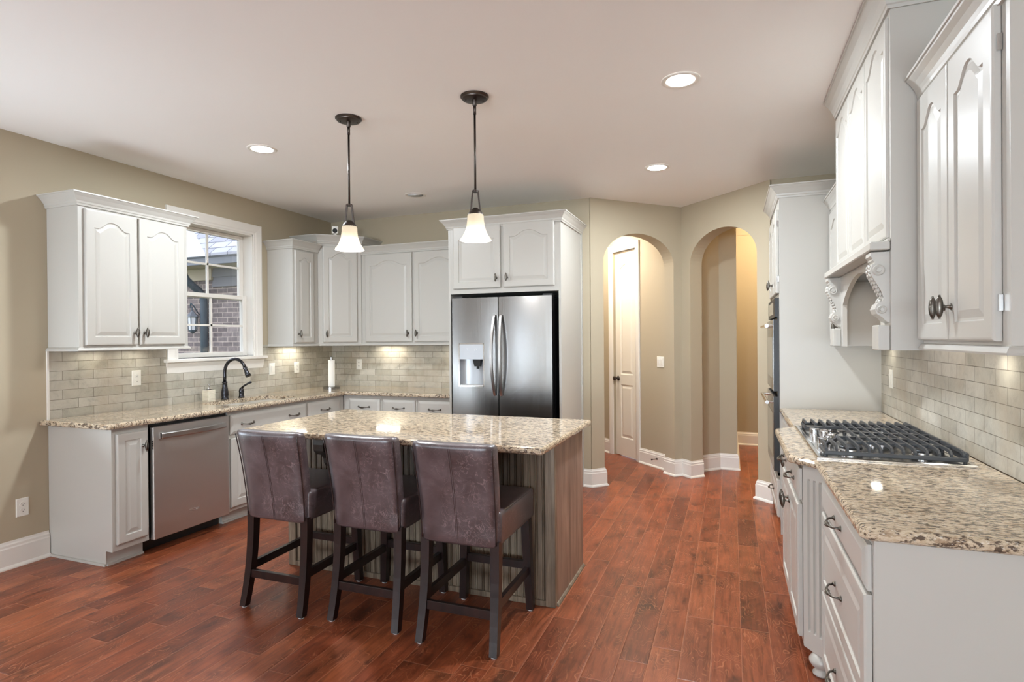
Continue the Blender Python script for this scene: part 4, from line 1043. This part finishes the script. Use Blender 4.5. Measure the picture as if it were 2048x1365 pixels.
# ------------------------------------------------------------------ pendants and ceiling fixtures
def pendant(x, y, lab):
    t = thing('pendant_light', (x, y, H), lab, 'pendant lamp', 'pendants over the island')
    m = MB(); m.lathe([(0.078, H-0.0005), (0.078, H-0.007), (0.070, H-0.012), (0.068, H-0.018), (0.055, H-0.022), (0.014, H-0.024), (0.012, H-0.05), (0.009, H-0.055)], (x, y, 0), 32); m.build('canopy', 'bronze', t, True, 0.6)
    for a in (0.6, 0.6+PI):
        s = MB(); s.ellipsoid((x+0.05*math.cos(a), y+0.05*math.sin(a), H-0.024), 0.005, 0.005, 0.005, 8, 6); s.build('screw', 'bronze', t, True)
    m = MB(); m.tube([(x, y, H-0.04), (x, y, H-0.10)], 0.0085, 10); m.tube([(x, y, H-0.09), (x, y, 2.225)], 0.0062, 10); m.build('stem', 'bronze', t, True)
    R = Vector((math.cos(0.364), math.sin(0.364), 0))
    for e in (-1, 1):
        m = MB(); D_ = Vector((0, 0, 1)); lo = []
        for o_, z in ((0.014, 2.235), (0.026, 2.118)):
            c = Vector((x, y, z))+R*e*o_; p = Vector((-R.y, R.x, 0))
            lo.append([tuple(c+R*a*0.0048+p*b*0.007) for a, b in ((-1, -1), (1, -1), (1, 1), (-1, 1))])
        m.loft(lo); m.build('arm', 'bronze', t)
    m = MB(); m.lathe([(0.018, 2.226), (0.018, 2.238)], (x, y, 0), 12); m.lathe([(0.012, 2.14), (0.030, 2.125), (0.040, 2.112), (0.042, 2.102)], (x, y, 0), 20); m.build('fitter', 'bronze', t, True, 0.6)
    m = MB(); pr = [(0.030, 2.108), (0.041, 2.104), (0.045, 2.095), (0.046, 2.07), (0.050, 2.04), (0.058, 2.012), (0.070, 1.988), (0.083, 1.970), (0.086, 1.962)]
    m.lathe(pr, (x, y, 0), 36, cap=False); m.build('lamp_shade', 'shade', t, True)
    m = MB(); m.ellipsoid((x, y, 2.02), 0.028, 0.028, 0.034, 16, 10); m.build('bulb', 'bulb', t, True)
    point_light('pendant_lamp_light', (x, y, 1.985), 9, (0.95, 0.94, 0.92), 0.03)
pendant(-2.148, 2.905, 'bronze pendant with frosted bell shade over the island end nearest the sink wall')
pendant(-1.313, 2.900, 'bronze pendant with frosted bell shade hanging in front of the refrigerator cabinet')
def downlight(x, y, lab, lit=True, p=None):
    t = thing('recessed_light' if lit else 'ceiling_speaker', (x, y, H), lab, 'ceiling light' if lit else 'ceiling speaker', 'recessed ceiling lights' if lit else None)
    m = MB(); m.lathe([(0.098, H-0.0005), (0.098, H-0.004), (0.090, H-0.007), (0.078, H-0.006), (0.070, H-0.003)], (x, y, 0), 36, cap=False); m.build('trim_ring', 'trim', t, True)
    m = MB()
    if lit:
        m.lathe([(0.072, H-0.0045), (0.050, H-0.0030), (0.001, H-0.0025)], (x, y, 0), 32); m.build('lens', 'lamp', t, True)
        area_light('recessed_lamp', (x, y, H-0.012), (0, 0, -1), 0.11, 0.11, p or P_CAN, LAMP)
    else:
        m.lathe([(0.080, H-0.004), (0.050, H-0.0020), (0.001, H-0.0015)], (x, y, 0), 32); m.build('grille', 'ceil', t, True)
downlight(-3.047, 3.143, 'lit recessed ceiling light over the aisle by the dishwasher')
downlight(-0.240, 3.115, 'lit recessed ceiling light nearest the range hood, largest in view')
downlight(-0.539, 4.642, 'lit recessed ceiling light in front of the two archways')
downlight(-2.720, 4.670, 'unlit round white ceiling speaker between the two pendants', False)
# under-cabinet strips
UC = (1.0, 0.95, 0.82)
def strip(loc, sx, sy, p): area_light('under_cabinet_lamp', loc, (0, 0, -1), sx, sy, p, UC)
for yy in (2.75, 3.05): strip((XL+0.10, yy, 1.352), 0.05, 0.16, 0.14)
strip((XL+0.10, 4.70, 1.352), 0.05, 0.28, 0.7)
for xx in (-3.45, -2.55): strip((xx, YB-0.10, 1.352), 0.28, 0.05, 0.65)
strip((XR-0.10, 4.25, 1.352), 0.05, 0.10, 0.16); strip((XR-0.09, 2.62, 1.355), 0.05, 0.08, 0.16)

# ------------------------------------------------------------------ right-hand run
NR = (-1, 0)
def FR(x, y, z=0.0): return F((x, y, z), NR)       # u runs towards the camera (-y)
XC = 0.355; XB = 0.282
RW = XR-TL-0.002
base_cab('base_cabinet', 'narrow white base cabinet between the cooktop cabinet and the tall oven cabinet', FR(XC, 4.538), 0.885, XR-XC-0.002,
         drawers=[(0.02, 0.715, 0.80, 0.135, (0.4,))], doors=[dict(u=0.02, w=0.125, wd=0.395, ht=0.57, knob=(0.36, 0.49)), dict(u=0.425, w=0.125, wd=0.395, ht=0.57, knob=(0.035, 0.49))])
base_cab('base_cabinet', 'white cooktop base cabinet that juts forward, with a drawer over two doors', FR(XB, 3.560), 0.815, XR-XB-0.002,
         drawers=[(0.02, 0.715, 0.775, 0.135, (0.19, 0.585))], doors=[dict(u=0.02, w=0.125, wd=0.383, ht=0.57, knob=(0.352, 0.49)), dict(u=0.412, w=0.125, wd=0.383, ht=0.57, knob=(0.031, 0.49))])
def chamfer_post(name, pa, pb, lab):
    L = math.hypot(pb[0]-pa[0], pb[1]-pa[1]); n = ((pb[1]-pa[1])/L*1.0, -(pb[0]-pa[0])/L)
    if n[0] > 0: n = (-n[0], -n[1])
    # u runs right seen from the front
    o = pa if F((0, 0, 0), n).col[0].to_3d().dot(Vector((pb[0]-pa[0], pb[1]-pa[1], 0))) > 0 else pb
    X = F((o[0], o[1], 0), n); t = thing(name, ((pa[0]+pb[0])/2, (pa[1]+pb[1])/2, 0), lab, 'pilaster')
    fr = [(0.0, L)]; m = MB(X); z0, z1 = 0.095, CT0; fw = 0.0165; nf = 3; pit = L/(nf+1)
    us = [0]+[v for k in range(nf) for v in (pit*(k+1)-fw/2, pit*(k+1)+fw/2)]+[L]
    for i in range(len(us)-1):
        a, b = us[i], us[i+1]
        if i % 2 == 0: m.add([(a, z0, 0), (b, z0, 0), (b, z1, 0), (a, z1, 0)], [(0, 1, 2, 3)])
        else:
            c = (a+b)/2; f0, f1 = z0+0.075, z1-0.055
            m.add([(a, z0, 0), (b, z0, 0), (b, f0, 0), (a, f0, 0)], [(0, 1, 2, 3)]); m.add([(a, f1, 0), (b, f1, 0), (b, z1, 0), (a, z1, 0)], [(0, 1, 2, 3)])
            rows = [(f0, 0.0), (f0+0.01, 1.0), (f1-0.01, 1.0), (f1, 0.0)]
            vs = [(u, z, -d_*h_) for z, h_ in rows for u, d_ in ((a, 0), (a+0.002, 0.008), (c, 0.0105), (b-0.002, 0.008), (b, 0))]
            m.add(vs, [(r*5+k, r*5+k+1, r*5+k+6, r*5+k+5) for r in range(3) for k in range(4)])
    m.add([(0, z0, 0), (L, z0, 0), (L, z0, -0.012), (0, z0, -0.012)], [(0, 1, 2, 3)]); m.box((0, z0, -0.016), (L, z1, -0.012))
    m.build('fluted_panel', 'cab', t)
    f = MB(X @ Matrix.Translation((L*0.50, 0, -0.030)) @ Matrix.Rotation(-PI/2, 4, 'X'))
    f.lathe([(0.026, 0), (0.033, 0.006), (0.033, 0.013), (0.024, 0.022), (0.022, 0.030), (0.036, 0.040), (0.046, 0.055), (0.046, 0.066), (0.036, 0.082), (0.028, 0.0945)], n=24)
    f.build('bun_foot', 'cab', t, True)
chamfer_post('fluted_pilaster', (XB-0.0, 2.742), (XC-0.0, 2.640), 'white fluted pilaster on a turned bun foot between cooktop doors and drawer stack')
chamfer_post('fluted_pilaster', (XC-0.0, 3.652), (XB-0.0, 3.563), 'white fluted pilaster on the far corner of the jutting cooktop cabinet')
base_cab('drawer_cabinet', 'white three-drawer base cabinet at the near end of the cooktop counter', FR(XC, 2.632), 0.835, XR-XC-0.002,
         drawers=[(0.012, 0.722, 0.805, 0.127, (0.395,)), (0.012, 0.402, 0.805, 0.310, (0.395,)), (0.012, 0.108, 0.805, 0.284, (0.395,))], endpanels=[(0.8395, 0.8355)])
def cooktop_counter():
    t = thing('cooktop_countertop', (0.6, 3.1, CT0), 'speckled granite countertop with a stepped-out middle under the cooktop', 'countertop')
    ex, bx = 0.318, 0.222
    poly = [(ex+0.022, 1.765), (RW, 1.765), (RW, 4.541), (ex, 4.541), (ex, 3.625), (bx, 3.530), (bx, 2.765), (ex, 2.655), (ex, 1.785)]
    c = MB(); slab_counter(c, fillet(poly, [0, 0, 0, 0, 0.012, 0.02, 0.02, 0.012, 0], 4), CT0+0.0005, CT1, [[(0.36, 2.72), (0.86, 2.72), (0.86, 3.58), (0.36, 3.58)]]); c.build('slab', 'granite', t)
cooktop_counter()

def cooktop():
    x0, x1, y0, y1 = 0.330, 0.880, 2.695, 3.610; z = CT1+0.0005
    t = thing('gas_cooktop', (0.6, 3.15, z), 'five-burner stainless gas cooktop with continuous black grates', 'cooktop')
    p = MB(); p.loft([[(a, b, zz) for a, b in ((x0+i, y0+i), (x1-i, y0+i), (x1-i, y1-i), (x0+i, y1-i))] for i, zz in ((0, z), (0, z+0.006), (0.004, z+0.010), (0.016, z+0.010), (0.024, z+0.006))]); p.build('pan', 'chrome', t)
    b = MB(); b.box((0.38, 2.73, CT0+0.001), (0.84, 3.57, z-0.004)); b.build('burner_box', 'black', t)
    zf = z+0.006
    for (bx, by, r) in ((0.48, 2.86, 0.045), (0.74, 2.86, 0.038), (0.65, 3.15, 0.060), (0.48, 3.44, 0.038), (0.74, 3.44, 0.050)):
        m = MB(); m.lathe([(r*1.25, zf), (r*1.25, zf+0.006), (r*0.95, zf+0.010), (r*0.95, zf+0.018)], (bx, by, 0), 24); bu = m.build('burner', 'chrome', t, True, 0.5)
        m = MB(); m.lathe([(r, zf+0.018), (r, zf+0.026), (r*0.9, zf+0.029), (r*0.1, zf+0.030)], (bx, by, 0), 24); m.build('burner_cap', 'iron', bu, True, 0.5)
    for k, (kx, ky) in enumerate(((0.392, 3.295), (0.428, 3.225), (0.446, 3.150), (0.428, 3.075), (0.392, 3.005))):
        m = MB(); m.lathe([(0.024, zf), (0.024, zf+0.004), (0.020, zf+0.006), (0.019, zf+0.030), (0.016, zf+0.033)], (kx, ky, 0), 20); m.box((kx-0.0225, ky-0.006, zf+0.006), (kx+0.0225, ky+0.006, zf+0.037), 0.002); m.build('control_knob', 'chrome', t, True, 0.5)
    zt = zf+0.052; zl = zf+0.022; bw = 0.0055
    def bar(m, pts, wx, hz):
        loops = []
        for i, (x, y, zz) in enumerate(pts):
            loops.append([(x-wx, y, zz-hz), (x+wx, y, zz-hz), (x+wx*0.7, y, zz), (x-wx*0.7, y, zz)])
        m.loft(loops)
    def barx(m, xa, xb, y, zz, w, h):
        m.box((xa, y-w, zz-h), (xb, y+w, zz), 0.002)
    GX = [0.368+0.0398*k for k in range(13)]
    for (ya, yb, xi, nm, e0, e1) in ((2.722, 2.998, 0, 'near', True, False), (3.006, 3.294, 4, 'mid', False, False), (3.302, 3.584, 0, 'far', False, True)):
        m = MB()
        for i, x in enumerate(GX):
            if i < xi: continue
            y_a, y_b = ya, yb
            if i < 2: 
                if e0: y_b = ya+0.15+0.06*i
                else: y_a = yb-0.15-0.06*i
            pts = []
            if e0: pts += [(x, ya+0.002, zl), (x, ya+0.006, zl+0.014), (x, ya+0.020, zt-0.004), (x, ya+0.040, zt)]
            else: pts += [(x, y_a, zt)]
            if e1: pts += [(x, yb-0.040, zt), (x, yb-0.020, zt-0.004), (x, yb-0.006, zl+0.014), (x, yb-0.002, zl)]
            else: pts += [(x, y_b, zt)]
            bar(m, pts, bw, 0.013)
        xa, xb = GX[xi]-0.008, GX[-1]+0.008
        for yy, end in ((ya, e0), (yb, e1)):
            if end: barx(m, xa, xb, yy, zl+0.004, 0.007, 0.016)
            else:
                xa2 = GX[2]-0.006 if xi == 0 else xa; barx(m, xa2, xb, yy, zt-0.004, 0.005, 0.014)
        ym = (ya+yb)/2; barx(m, GX[max(xi, 3)], xb, ym, zt-0.003, 0.005, 0.012)
        m.box((xb-0.004, ya, zl-0.010), (xb+0.006, yb, zt-0.006), 0.002)
        if xi == 0:
            xs, ye = (GX[0]-0.008, ya+0.155) if e0 else (GX[0]-0.008, yb-0.155)
            m.box((xs, min(ye, ya if e0 else yb), zl-0.012), (xs+0.012, max(ye, ya if e0 else yb), zl+0.004), 0.002)
            if e0: m.loft([[(xs, ye-0.01, zl), (xs+0.012, ye-0.01, zl), (xs+0.012, ye-0.01, zl-0.012), (xs, ye-0.01, zl-0.012)], [(GX[2], yb-0.005, zt-0.004), (GX[2]+0.012, yb-0.005, zt-0.004), (GX[2]+0.012, yb-0.005, zt-0.018), (GX[2], yb-0.005, zt-0.018)]])
            else: m.loft([[(xs, ye+0.01, zl), (xs+0.012, ye+0.01, zl), (xs+0.012, ye+0.01, zl-0.012), (xs, ye+0.01, zl-0.012)], [(GX[2], ya+0.005, zt-0.004), (GX[2]+0.012, ya+0.005, zt-0.004), (GX[2]+0.012, ya+0.005, zt-0.018), (GX[2], ya+0.005, zt-0.018)]])
        for fx in (xa+0.008, xb-0.004):
            for fy in (ya+0.008, yb-0.008):
                if xi == 0 and fx < 0.4 and ((fy > ym) == e0): continue
                m.tube([(fx, fy, zf+0.0005), (fx, fy, zl)], 0.007, 8)
        m.build('grate', 'iron', t)
cooktop()

# tall oven cabinet
def oven_tower():
    xf_ = 0.322; ya, yb = 4.545, YB-0.034; X = FR(xf_, yb); W = yb-ya
    t = thing('oven_cabinet', (0.64, 4.96, 0), 'tall white cabinet housing the built-in ovens beside the cooktop counter', 'cabinet')
    D_ = XR-xf_-0.002
    p = MB(X)
    p.box((0, 0.095, -D_), (W, 0.405, 0), 0.001); p.box((0, 1.705, -D_), (W, 2.43, 0), 0.001); p.box((0, 0.405, -D_), (0.045, 1.705, 0)); p.box((W-0.045, 0.405, -D_), (W, 1.705, 0)); p.box((0.045, 0.405, -D_), (W-0.045, 1.705, -D_+0.02)); p.build('carcass', 'cab', t)
    p = MB(X); p.box((W, 0.0, -D_), (W+0.0025, 2.43, 0.0)); p.build('side_panel', 'cab', t)
    k = MB(X); k.box((0, 0, -D_), (W, 0.095, -0.06)); k.build('toe_kick', 'cab', t)
    dw = (W-0.07)/2
    add_doors(t, X, [dict(u=0.03, w=1.735, wd=dw, ht=0.60, arch=0.045, knob=(dw-0.035, 0.085)), dict(u=0.04+dw, w=1.735, wd=dw, ht=0.60, arch=0.045, knob=(0.035, 0.085), hinge=dw)])
    add_drawer(t, X, 0.03, 0.115, W-0.06, 0.265, (W/2-0.03,))
    c = MB(); c.sweep([(xf_, yb), (xf_, ya), (XR-0.002, ya)], crown_prof(2.422, 0.075, 0.065)); c.build('crown_moulding', 'cab', t)
    o = thing('double_wall_oven', (0.5, 4.96, 0.41), 'stainless double wall oven built into the tall white cabinet', 'oven')
    b = MB(X); b.box((0.047, 0.41, -0.52), (W-0.047, 1.70, -0.001)); b.build('chassis', 'black', o)
    f = MB(X); f.box((0.047, 0.41, 0), (0.062, 1.70, 0.012)); f.box((W-0.062, 0.41, 0), (W-0.047, 1.70, 0.012)); f.box((0.047, 0.41, 0), (W-0.047, 0.432, 0.012)); f.build('frame', 'black', o)
    cp = MB(X); cp.box((0.050, 1.56, 0.0005), (W-0.050, 1.70, 0.030), 0.003); cp.build('control_panel', 'black', o)
    cp2 = MB(X); cp2.box((0.16, 1.585, 0.030), (W-0.16, 1.675, 0.0315)); cp2.build('display', 'blackglass', o)
    for z0, z1 in ((1.02, 1.545), (0.44, 0.985)):
        d_ = MB(X); d_.box((0.050, z0, 0.004), (W-0.050, z1, 0.035), 0.003); dd = d_.build('oven_door', 'black', o); d_ = MB(X); d_.box((0.051, z0+0.001, 0.035), (W-0.051, z1-0.001, 0.040), 0.002); d_.build('door_panel', 'steel', dd)
        g = MB(X); g.box((0.13, z0+0.09, 0.040), (W-0.13, z1-0.13, 0.0415)); g.build('door_glass', 'blackglass', dd)
        h = MB(X); zz = z1-0.045; h.tube([(0.09, zz, 0.035), (0.09, zz, 0.080)], 0.010, 8); h.tube([(W-0.09, zz, 0.035), (W-0.09, zz, 0.080)], 0.010, 8); h.tube([(0.06, zz, 0.082), (W-0.06, zz, 0.082)], 0.013, 12); h.build('handle', 'chrome', dd, True, 0.7)
oven_tower()

# wall cabinets on the cooktop wall
XU = 0.655
X = FR(XU, 4.541, 1.372)
upper('wall_cabinet', 'white single wall cabinet tucked between the range hood and the tall oven cabinet', X, 0.878, 0.92, XR-XU-0.002,
      [dict(u=0.03, w=0.02, wd=0.40, ht=0.87, arch=0.045, knob=(0.365, 0.085)), dict(u=0.44, w=0.02, wd=0.40, ht=0.87, arch=0.045, knob=(0.055, 0.125))],
      [(XU, 4.541), (XU, 3.668)], 2.285, 0.078, 0.055)
X = FR(XU, 2.505, 1.385)
UW = 0.71
upper('wall_cabinet', 'white two-door wall cabinet nearest the camera with paired ribbed knobs', X, UW, 0.90, XR-XU-0.002,
      [dict(u=0.010, w=0.018, wd=0.318, ht=0.872, arch=0.055, knob=(0.287, 0.105)), dict(u=0.331, w=0.018, wd=0.330, ht=0.872, arch=0.055, knob=(0.030, 0.105), hinge=0.332)],
      [(XU, 2.503), (XU, 2.505-UW), (XR-0.002, 2.505-UW)], 2.282, 0.082, 0.055, [(XU, 2.503), (XU, 2.505-UW), (XR-0.002, 2.505-UW)], rail_z=1.380)

# range hood
def hood():
    ya, yb, xh = 2.512, 3.662, 0.557; X = FR(xh, yb, 0); W = yb-ya; D_ = XR-xh-0.003
    t = thing('range_hood', (0.75, 3.09, 1.37), 'white wooden range hood with mantel shelf, carved corbels and arched opening', 'range hood')
    b = MB(X); b.box((0, 1.742, -D_), (W, 2.645, -0.0), 0.001); b.build('chimney', 'cab', t)
    s = MB(X); s.box((0, 1.365, -D_), (0.022, 1.742, -0.0201)); s.build('side_panel', 'cab', t)
    s = MB(X); s.box((W-0.022, 1.365, -D_), (W, 1.742, -0.0201)); s.build('side_panel', 'cab', t)
    s = MB(X); s.box((W, 1.365, -D_), (W+0.002, 2.645, 0.0)); s.build('side_panel', 'cab', t)
    # arched valance
    v = MB(X); o0, o1, zs, za, z0, z1 = 0.150, W-0.165, 1.585, 1.712, 1.365, 1.7418; n = 20
    ar = [(o0+(o1-o0)*k/n, zs+(za-zs)*(math.sin(PI*k/n)**0.8)) for k in range(n+1)]
    poly = [(0, z0), (o0, z0)]+ar+[(o1, z0), (W, z0), (W, z1), (0, z1)]
    for d_ in (0.001, -0.020): v.fill([[(u, w, d_) for u, w in poly]])
    k_ = len(poly); v.add([(u, w, 0.001) for u, w in poly]+[(u, w, -0.020) for u, w in poly], [(i, (i+1) % k_, k_+(i+1) % k_, k_+i) for i in range(k_)]); v.build('valance', 'cab', t)
    li = MB(X); li.box((0.022, 1.715, -D_+0.01), (W-0.022, 1.725, -0.02)); li.build('liner', 'steel', t)
    # three arched panels
    pw = (W-0.05)/3
    for i in range(3):
        Xp = X @ Matrix.Translation((0.02+i*(pw+0.005), 1.79, 0.0)); raised_door(Xp, pw, 0.825, 0.012, 0.034, 0.06).build('panel', 'cab', t)
    m = MB(X); m.box((-0.0, 1.742, 0.0015), (W, 1.774, 0.068), 0.004); m.box((0, 1.774, 0.0015), (W, 1.784, 0.012), 0.002); m.build('mantel_shelf', 'cab', t)
    for u0 in (0.012, W-0.102):
        c = MB(X); w_ = 0.085
        pr = [(1.736, 0.001), (1.736, 0.062), (1.722, 0.064), (1.712, 0.056), (1.706, 0.056), (1.700, 0.050), (1.694, 0.050), (1.690, 0.058), (1.672, 0.064), (1.648, 0.060), (1.622, 0.046), (1.592, 0.030), (1.565, 0.021), (1.552, 0.024), (1.540, 0.042), (1.520, 0.050), (1.503, 0.044), (1.490, 0.026), (1.475, 0.014), (1.468, 0.001)]
        c.loft([[(u0+a, w, d_) for w, d_ in pr] for a in (0, w_)]); co = c.build('corbel', 'cab', t)
        for e, r, zz, dd_ in ((u0-0.001, 0.021, 1.668, 0.038), (u0+w_+0.001, 0.021, 1.668, 0.038), (u0-0.001, 0.016, 1.519, 0.028), (u0+w_+0.001, 0.016, 1.519, 0.028)):
            g = MB(X); g.lathe([(r, e-0.005), (r, e+0.004), (r*0.86, e+0.007), (r*0.62, e+0.005), (r*0.45, e+0.004), (r*0.38, e+0.009)] if e > u0+0.05 else [(r, e-0.005), (r, e+0.004)], (0, zz, dd_), 18, 'x'); g.build('scroll', 'cab', co)
        lf = MB(X)
        for j in range(11):
            w = 1.685-j*0.0145; dd = 0.062 if w > 1.66 else 0.060-(1.66-w)*0.42 if w > 1.56 else 0.030
            for a in (0.022, 0.0425, 0.063): lf.ellipsoid((u0+a, w-abs(a-0.0425)*0.25, dd), 0.011, 0.0095, 0.006, 8, 5)
        lf.build('leaf_carving', 'cab', co, True)
        bl = MB(X); bl.box((u0-0.012, 1.365, 0.0012), (u0+w_+0.005, 1.460, 0.040), 0.003); bl.build('plinth_block', 'cab', t)
    c = MB(); c.sweep([(xh, yb), (xh, ya), (XR-0.003, ya)], crown_prof(2.645, 0.105, 0.06)); c.sweep([(XR-0.003, yb), (xh, yb), (xh, yb-0.004)], crown_prof(2.645, 0.105, 0.06)); c.build('crown_moulding', 'cab', t)
hood()
area_light('hood_lamp', (0.78, 3.08, 1.70), (0, 0, -1), 0.10, 0.10, 0.9, (1.0, 0.86, 0.72))

# ------------------------------------------------------------------ outside the window
gr = MB(); gr.box((-24, -12, -0.35), (XL-0.18, 18, -0.30)); tag(gr.build('ground_outside', 'grass'), kind='structure')
def outside():
    t = thing('brick_house_wing', (-9.0, 7.2, -0.3), 'brick house wing with grey shingle roof seen through the sink window', 'house')
    yw = 7.0
    b = MB(); b.box((-14, yw, -0.3), (-4.6, yw+0.3, 2.9)); b.build('brick_wall', 'brick', t)
    e = MB(); e.box((-14.0, 6.52, 2.58), (-4.6, 6.56, 2.72)); e.box((-14.0, 6.50, 2.685), (-4.6, 6.52, 2.72)); e.build('fascia', 'fascia', t)
    e = MB(); e.box((-14.0, 6.56, 2.59), (-4.6, yw+0.05, 2.61)); e.build('soffit', 'soffit', t)
    def slope(name, pts, mat):
        r = MB(); n = len(pts); r.add(pts+[(x, y, z-0.04) for x, y, z in pts], [tuple(range(n)), tuple(range(2*n-1, n-1, -1))]+[(i, n+i, n+(i+1) % n, (i+1) % n) for i in range(n)]); return r.build(name, mat, t)
    e0, e1 = (-7.40, 6.48, 2.74), (-10.0, 8.17, 4.09)
    slope('shingle_roof', [e0, (-4.6, 6.48, 2.74), (-4.6, 8.17, 4.09), e1], 'shingle')
    slope('pale_roof_slope', [(-14, 6.48, 2.74), e0, e1, (-14, 8.17, 4.09)], 'paleroof')
    s = MB()
    for k in range(2): s.loft([[(-7.80, yw-0.02, 2.29+k*0.155), (-7.80, yw-0.05, 2.29+k*0.155), (-7.80, yw-0.02, 2.445+k*0.155)], [(-5.2, yw-0.02, 2.29+k*0.155), (-5.2, yw-0.05, 2.29+k*0.155), (-5.2, yw-0.02, 2.445+k*0.155)]])
    s.box((-7.80, yw-0.02, 2.29), (-5.2, yw-0.001, 2.585)); s.build('siding', 'siding', t)
    f = MB(); f.box((-9.6, yw-0.06, 2.40), (-7.80, yw-0.001, 2.585)); f.build('frieze_board', 'soffit', t)
    p = thing('downspout', (-7.95, 6.92, -0.3), 'dark slate downspout running down the brick wall outside the window', 'downspout')
    m = MB(); pts = [(-7.99, 6.575, 2.56), (-7.98, 6.585, 2.47), (-7.97, 6.62, 2.39), (-7.96, 6.74, 2.29), (-7.955, 6.85, 2.22), (-7.95, 6.91, 2.15), (-7.948, 6.928, 2.05), (-7.948, 6.928, -0.3)]
    m.tube(pts, 0.056, 12); m.build('pipe', 'downspout', p, True)
    m = MB()
    for k in range(16):
        u = k/15*3.6; i = min(int(u), 3); f_ = u-i; a, c = Vector(pts[1+i]), Vector(pts[2+i]); q0 = a.lerp(c, f_); d_ = (c-a).normalized()*0.006
        m.tube([q0-d_, q0+d_], 0.0595, 10)
    m.build('elbow_ridge', 'downspout', p)
    lx, ly = -8.106, 6.85
    l = thing('wall_lantern', (lx, ly, 1.6), 'wrought metal wall lantern with scroll bracket on the brick outside', 'lantern')
    m = MB(); m.tube([(lx, yw, 1.84), (lx, yw-0.05, 1.88), (lx+0.03, ly, 1.98), (lx, ly-0.03, 2.03), (lx-0.045, ly, 2.0), (lx-0.035, ly, 1.955), (lx-0.01, ly, 1.965), (lx, ly, 1.88)], 0.011, 7); m.build('bracket', 'downspout', l, True)
    m = MB(); m.lathe([(0.012, 1.91), (0.03, 1.885), (0.095, 1.825), (0.10, 1.812)], (lx, ly, 0), 6); m.build('cap', 'fascia', l)
    m = MB(); m.lathe([(0.070, 1.812), (0.056, 1.60)], (lx, ly, 0), 6); m.build('glass', 'paleroof', l)
    m = MB()
    for k in range(6):
        a = 2*PI*k/6; m.tube([(lx+0.074*math.cos(a), ly+0.074*math.sin(a), 1.812), (lx+0.059*math.cos(a), ly+0.059*math.sin(a), 1.60)], 0.007, 5)
    m.lathe([(0.062, 1.60), (0.05, 1.57), (0.01, 1.54)], (lx, ly, 0), 6); m.build('cage', 'downspout', l)
outside()
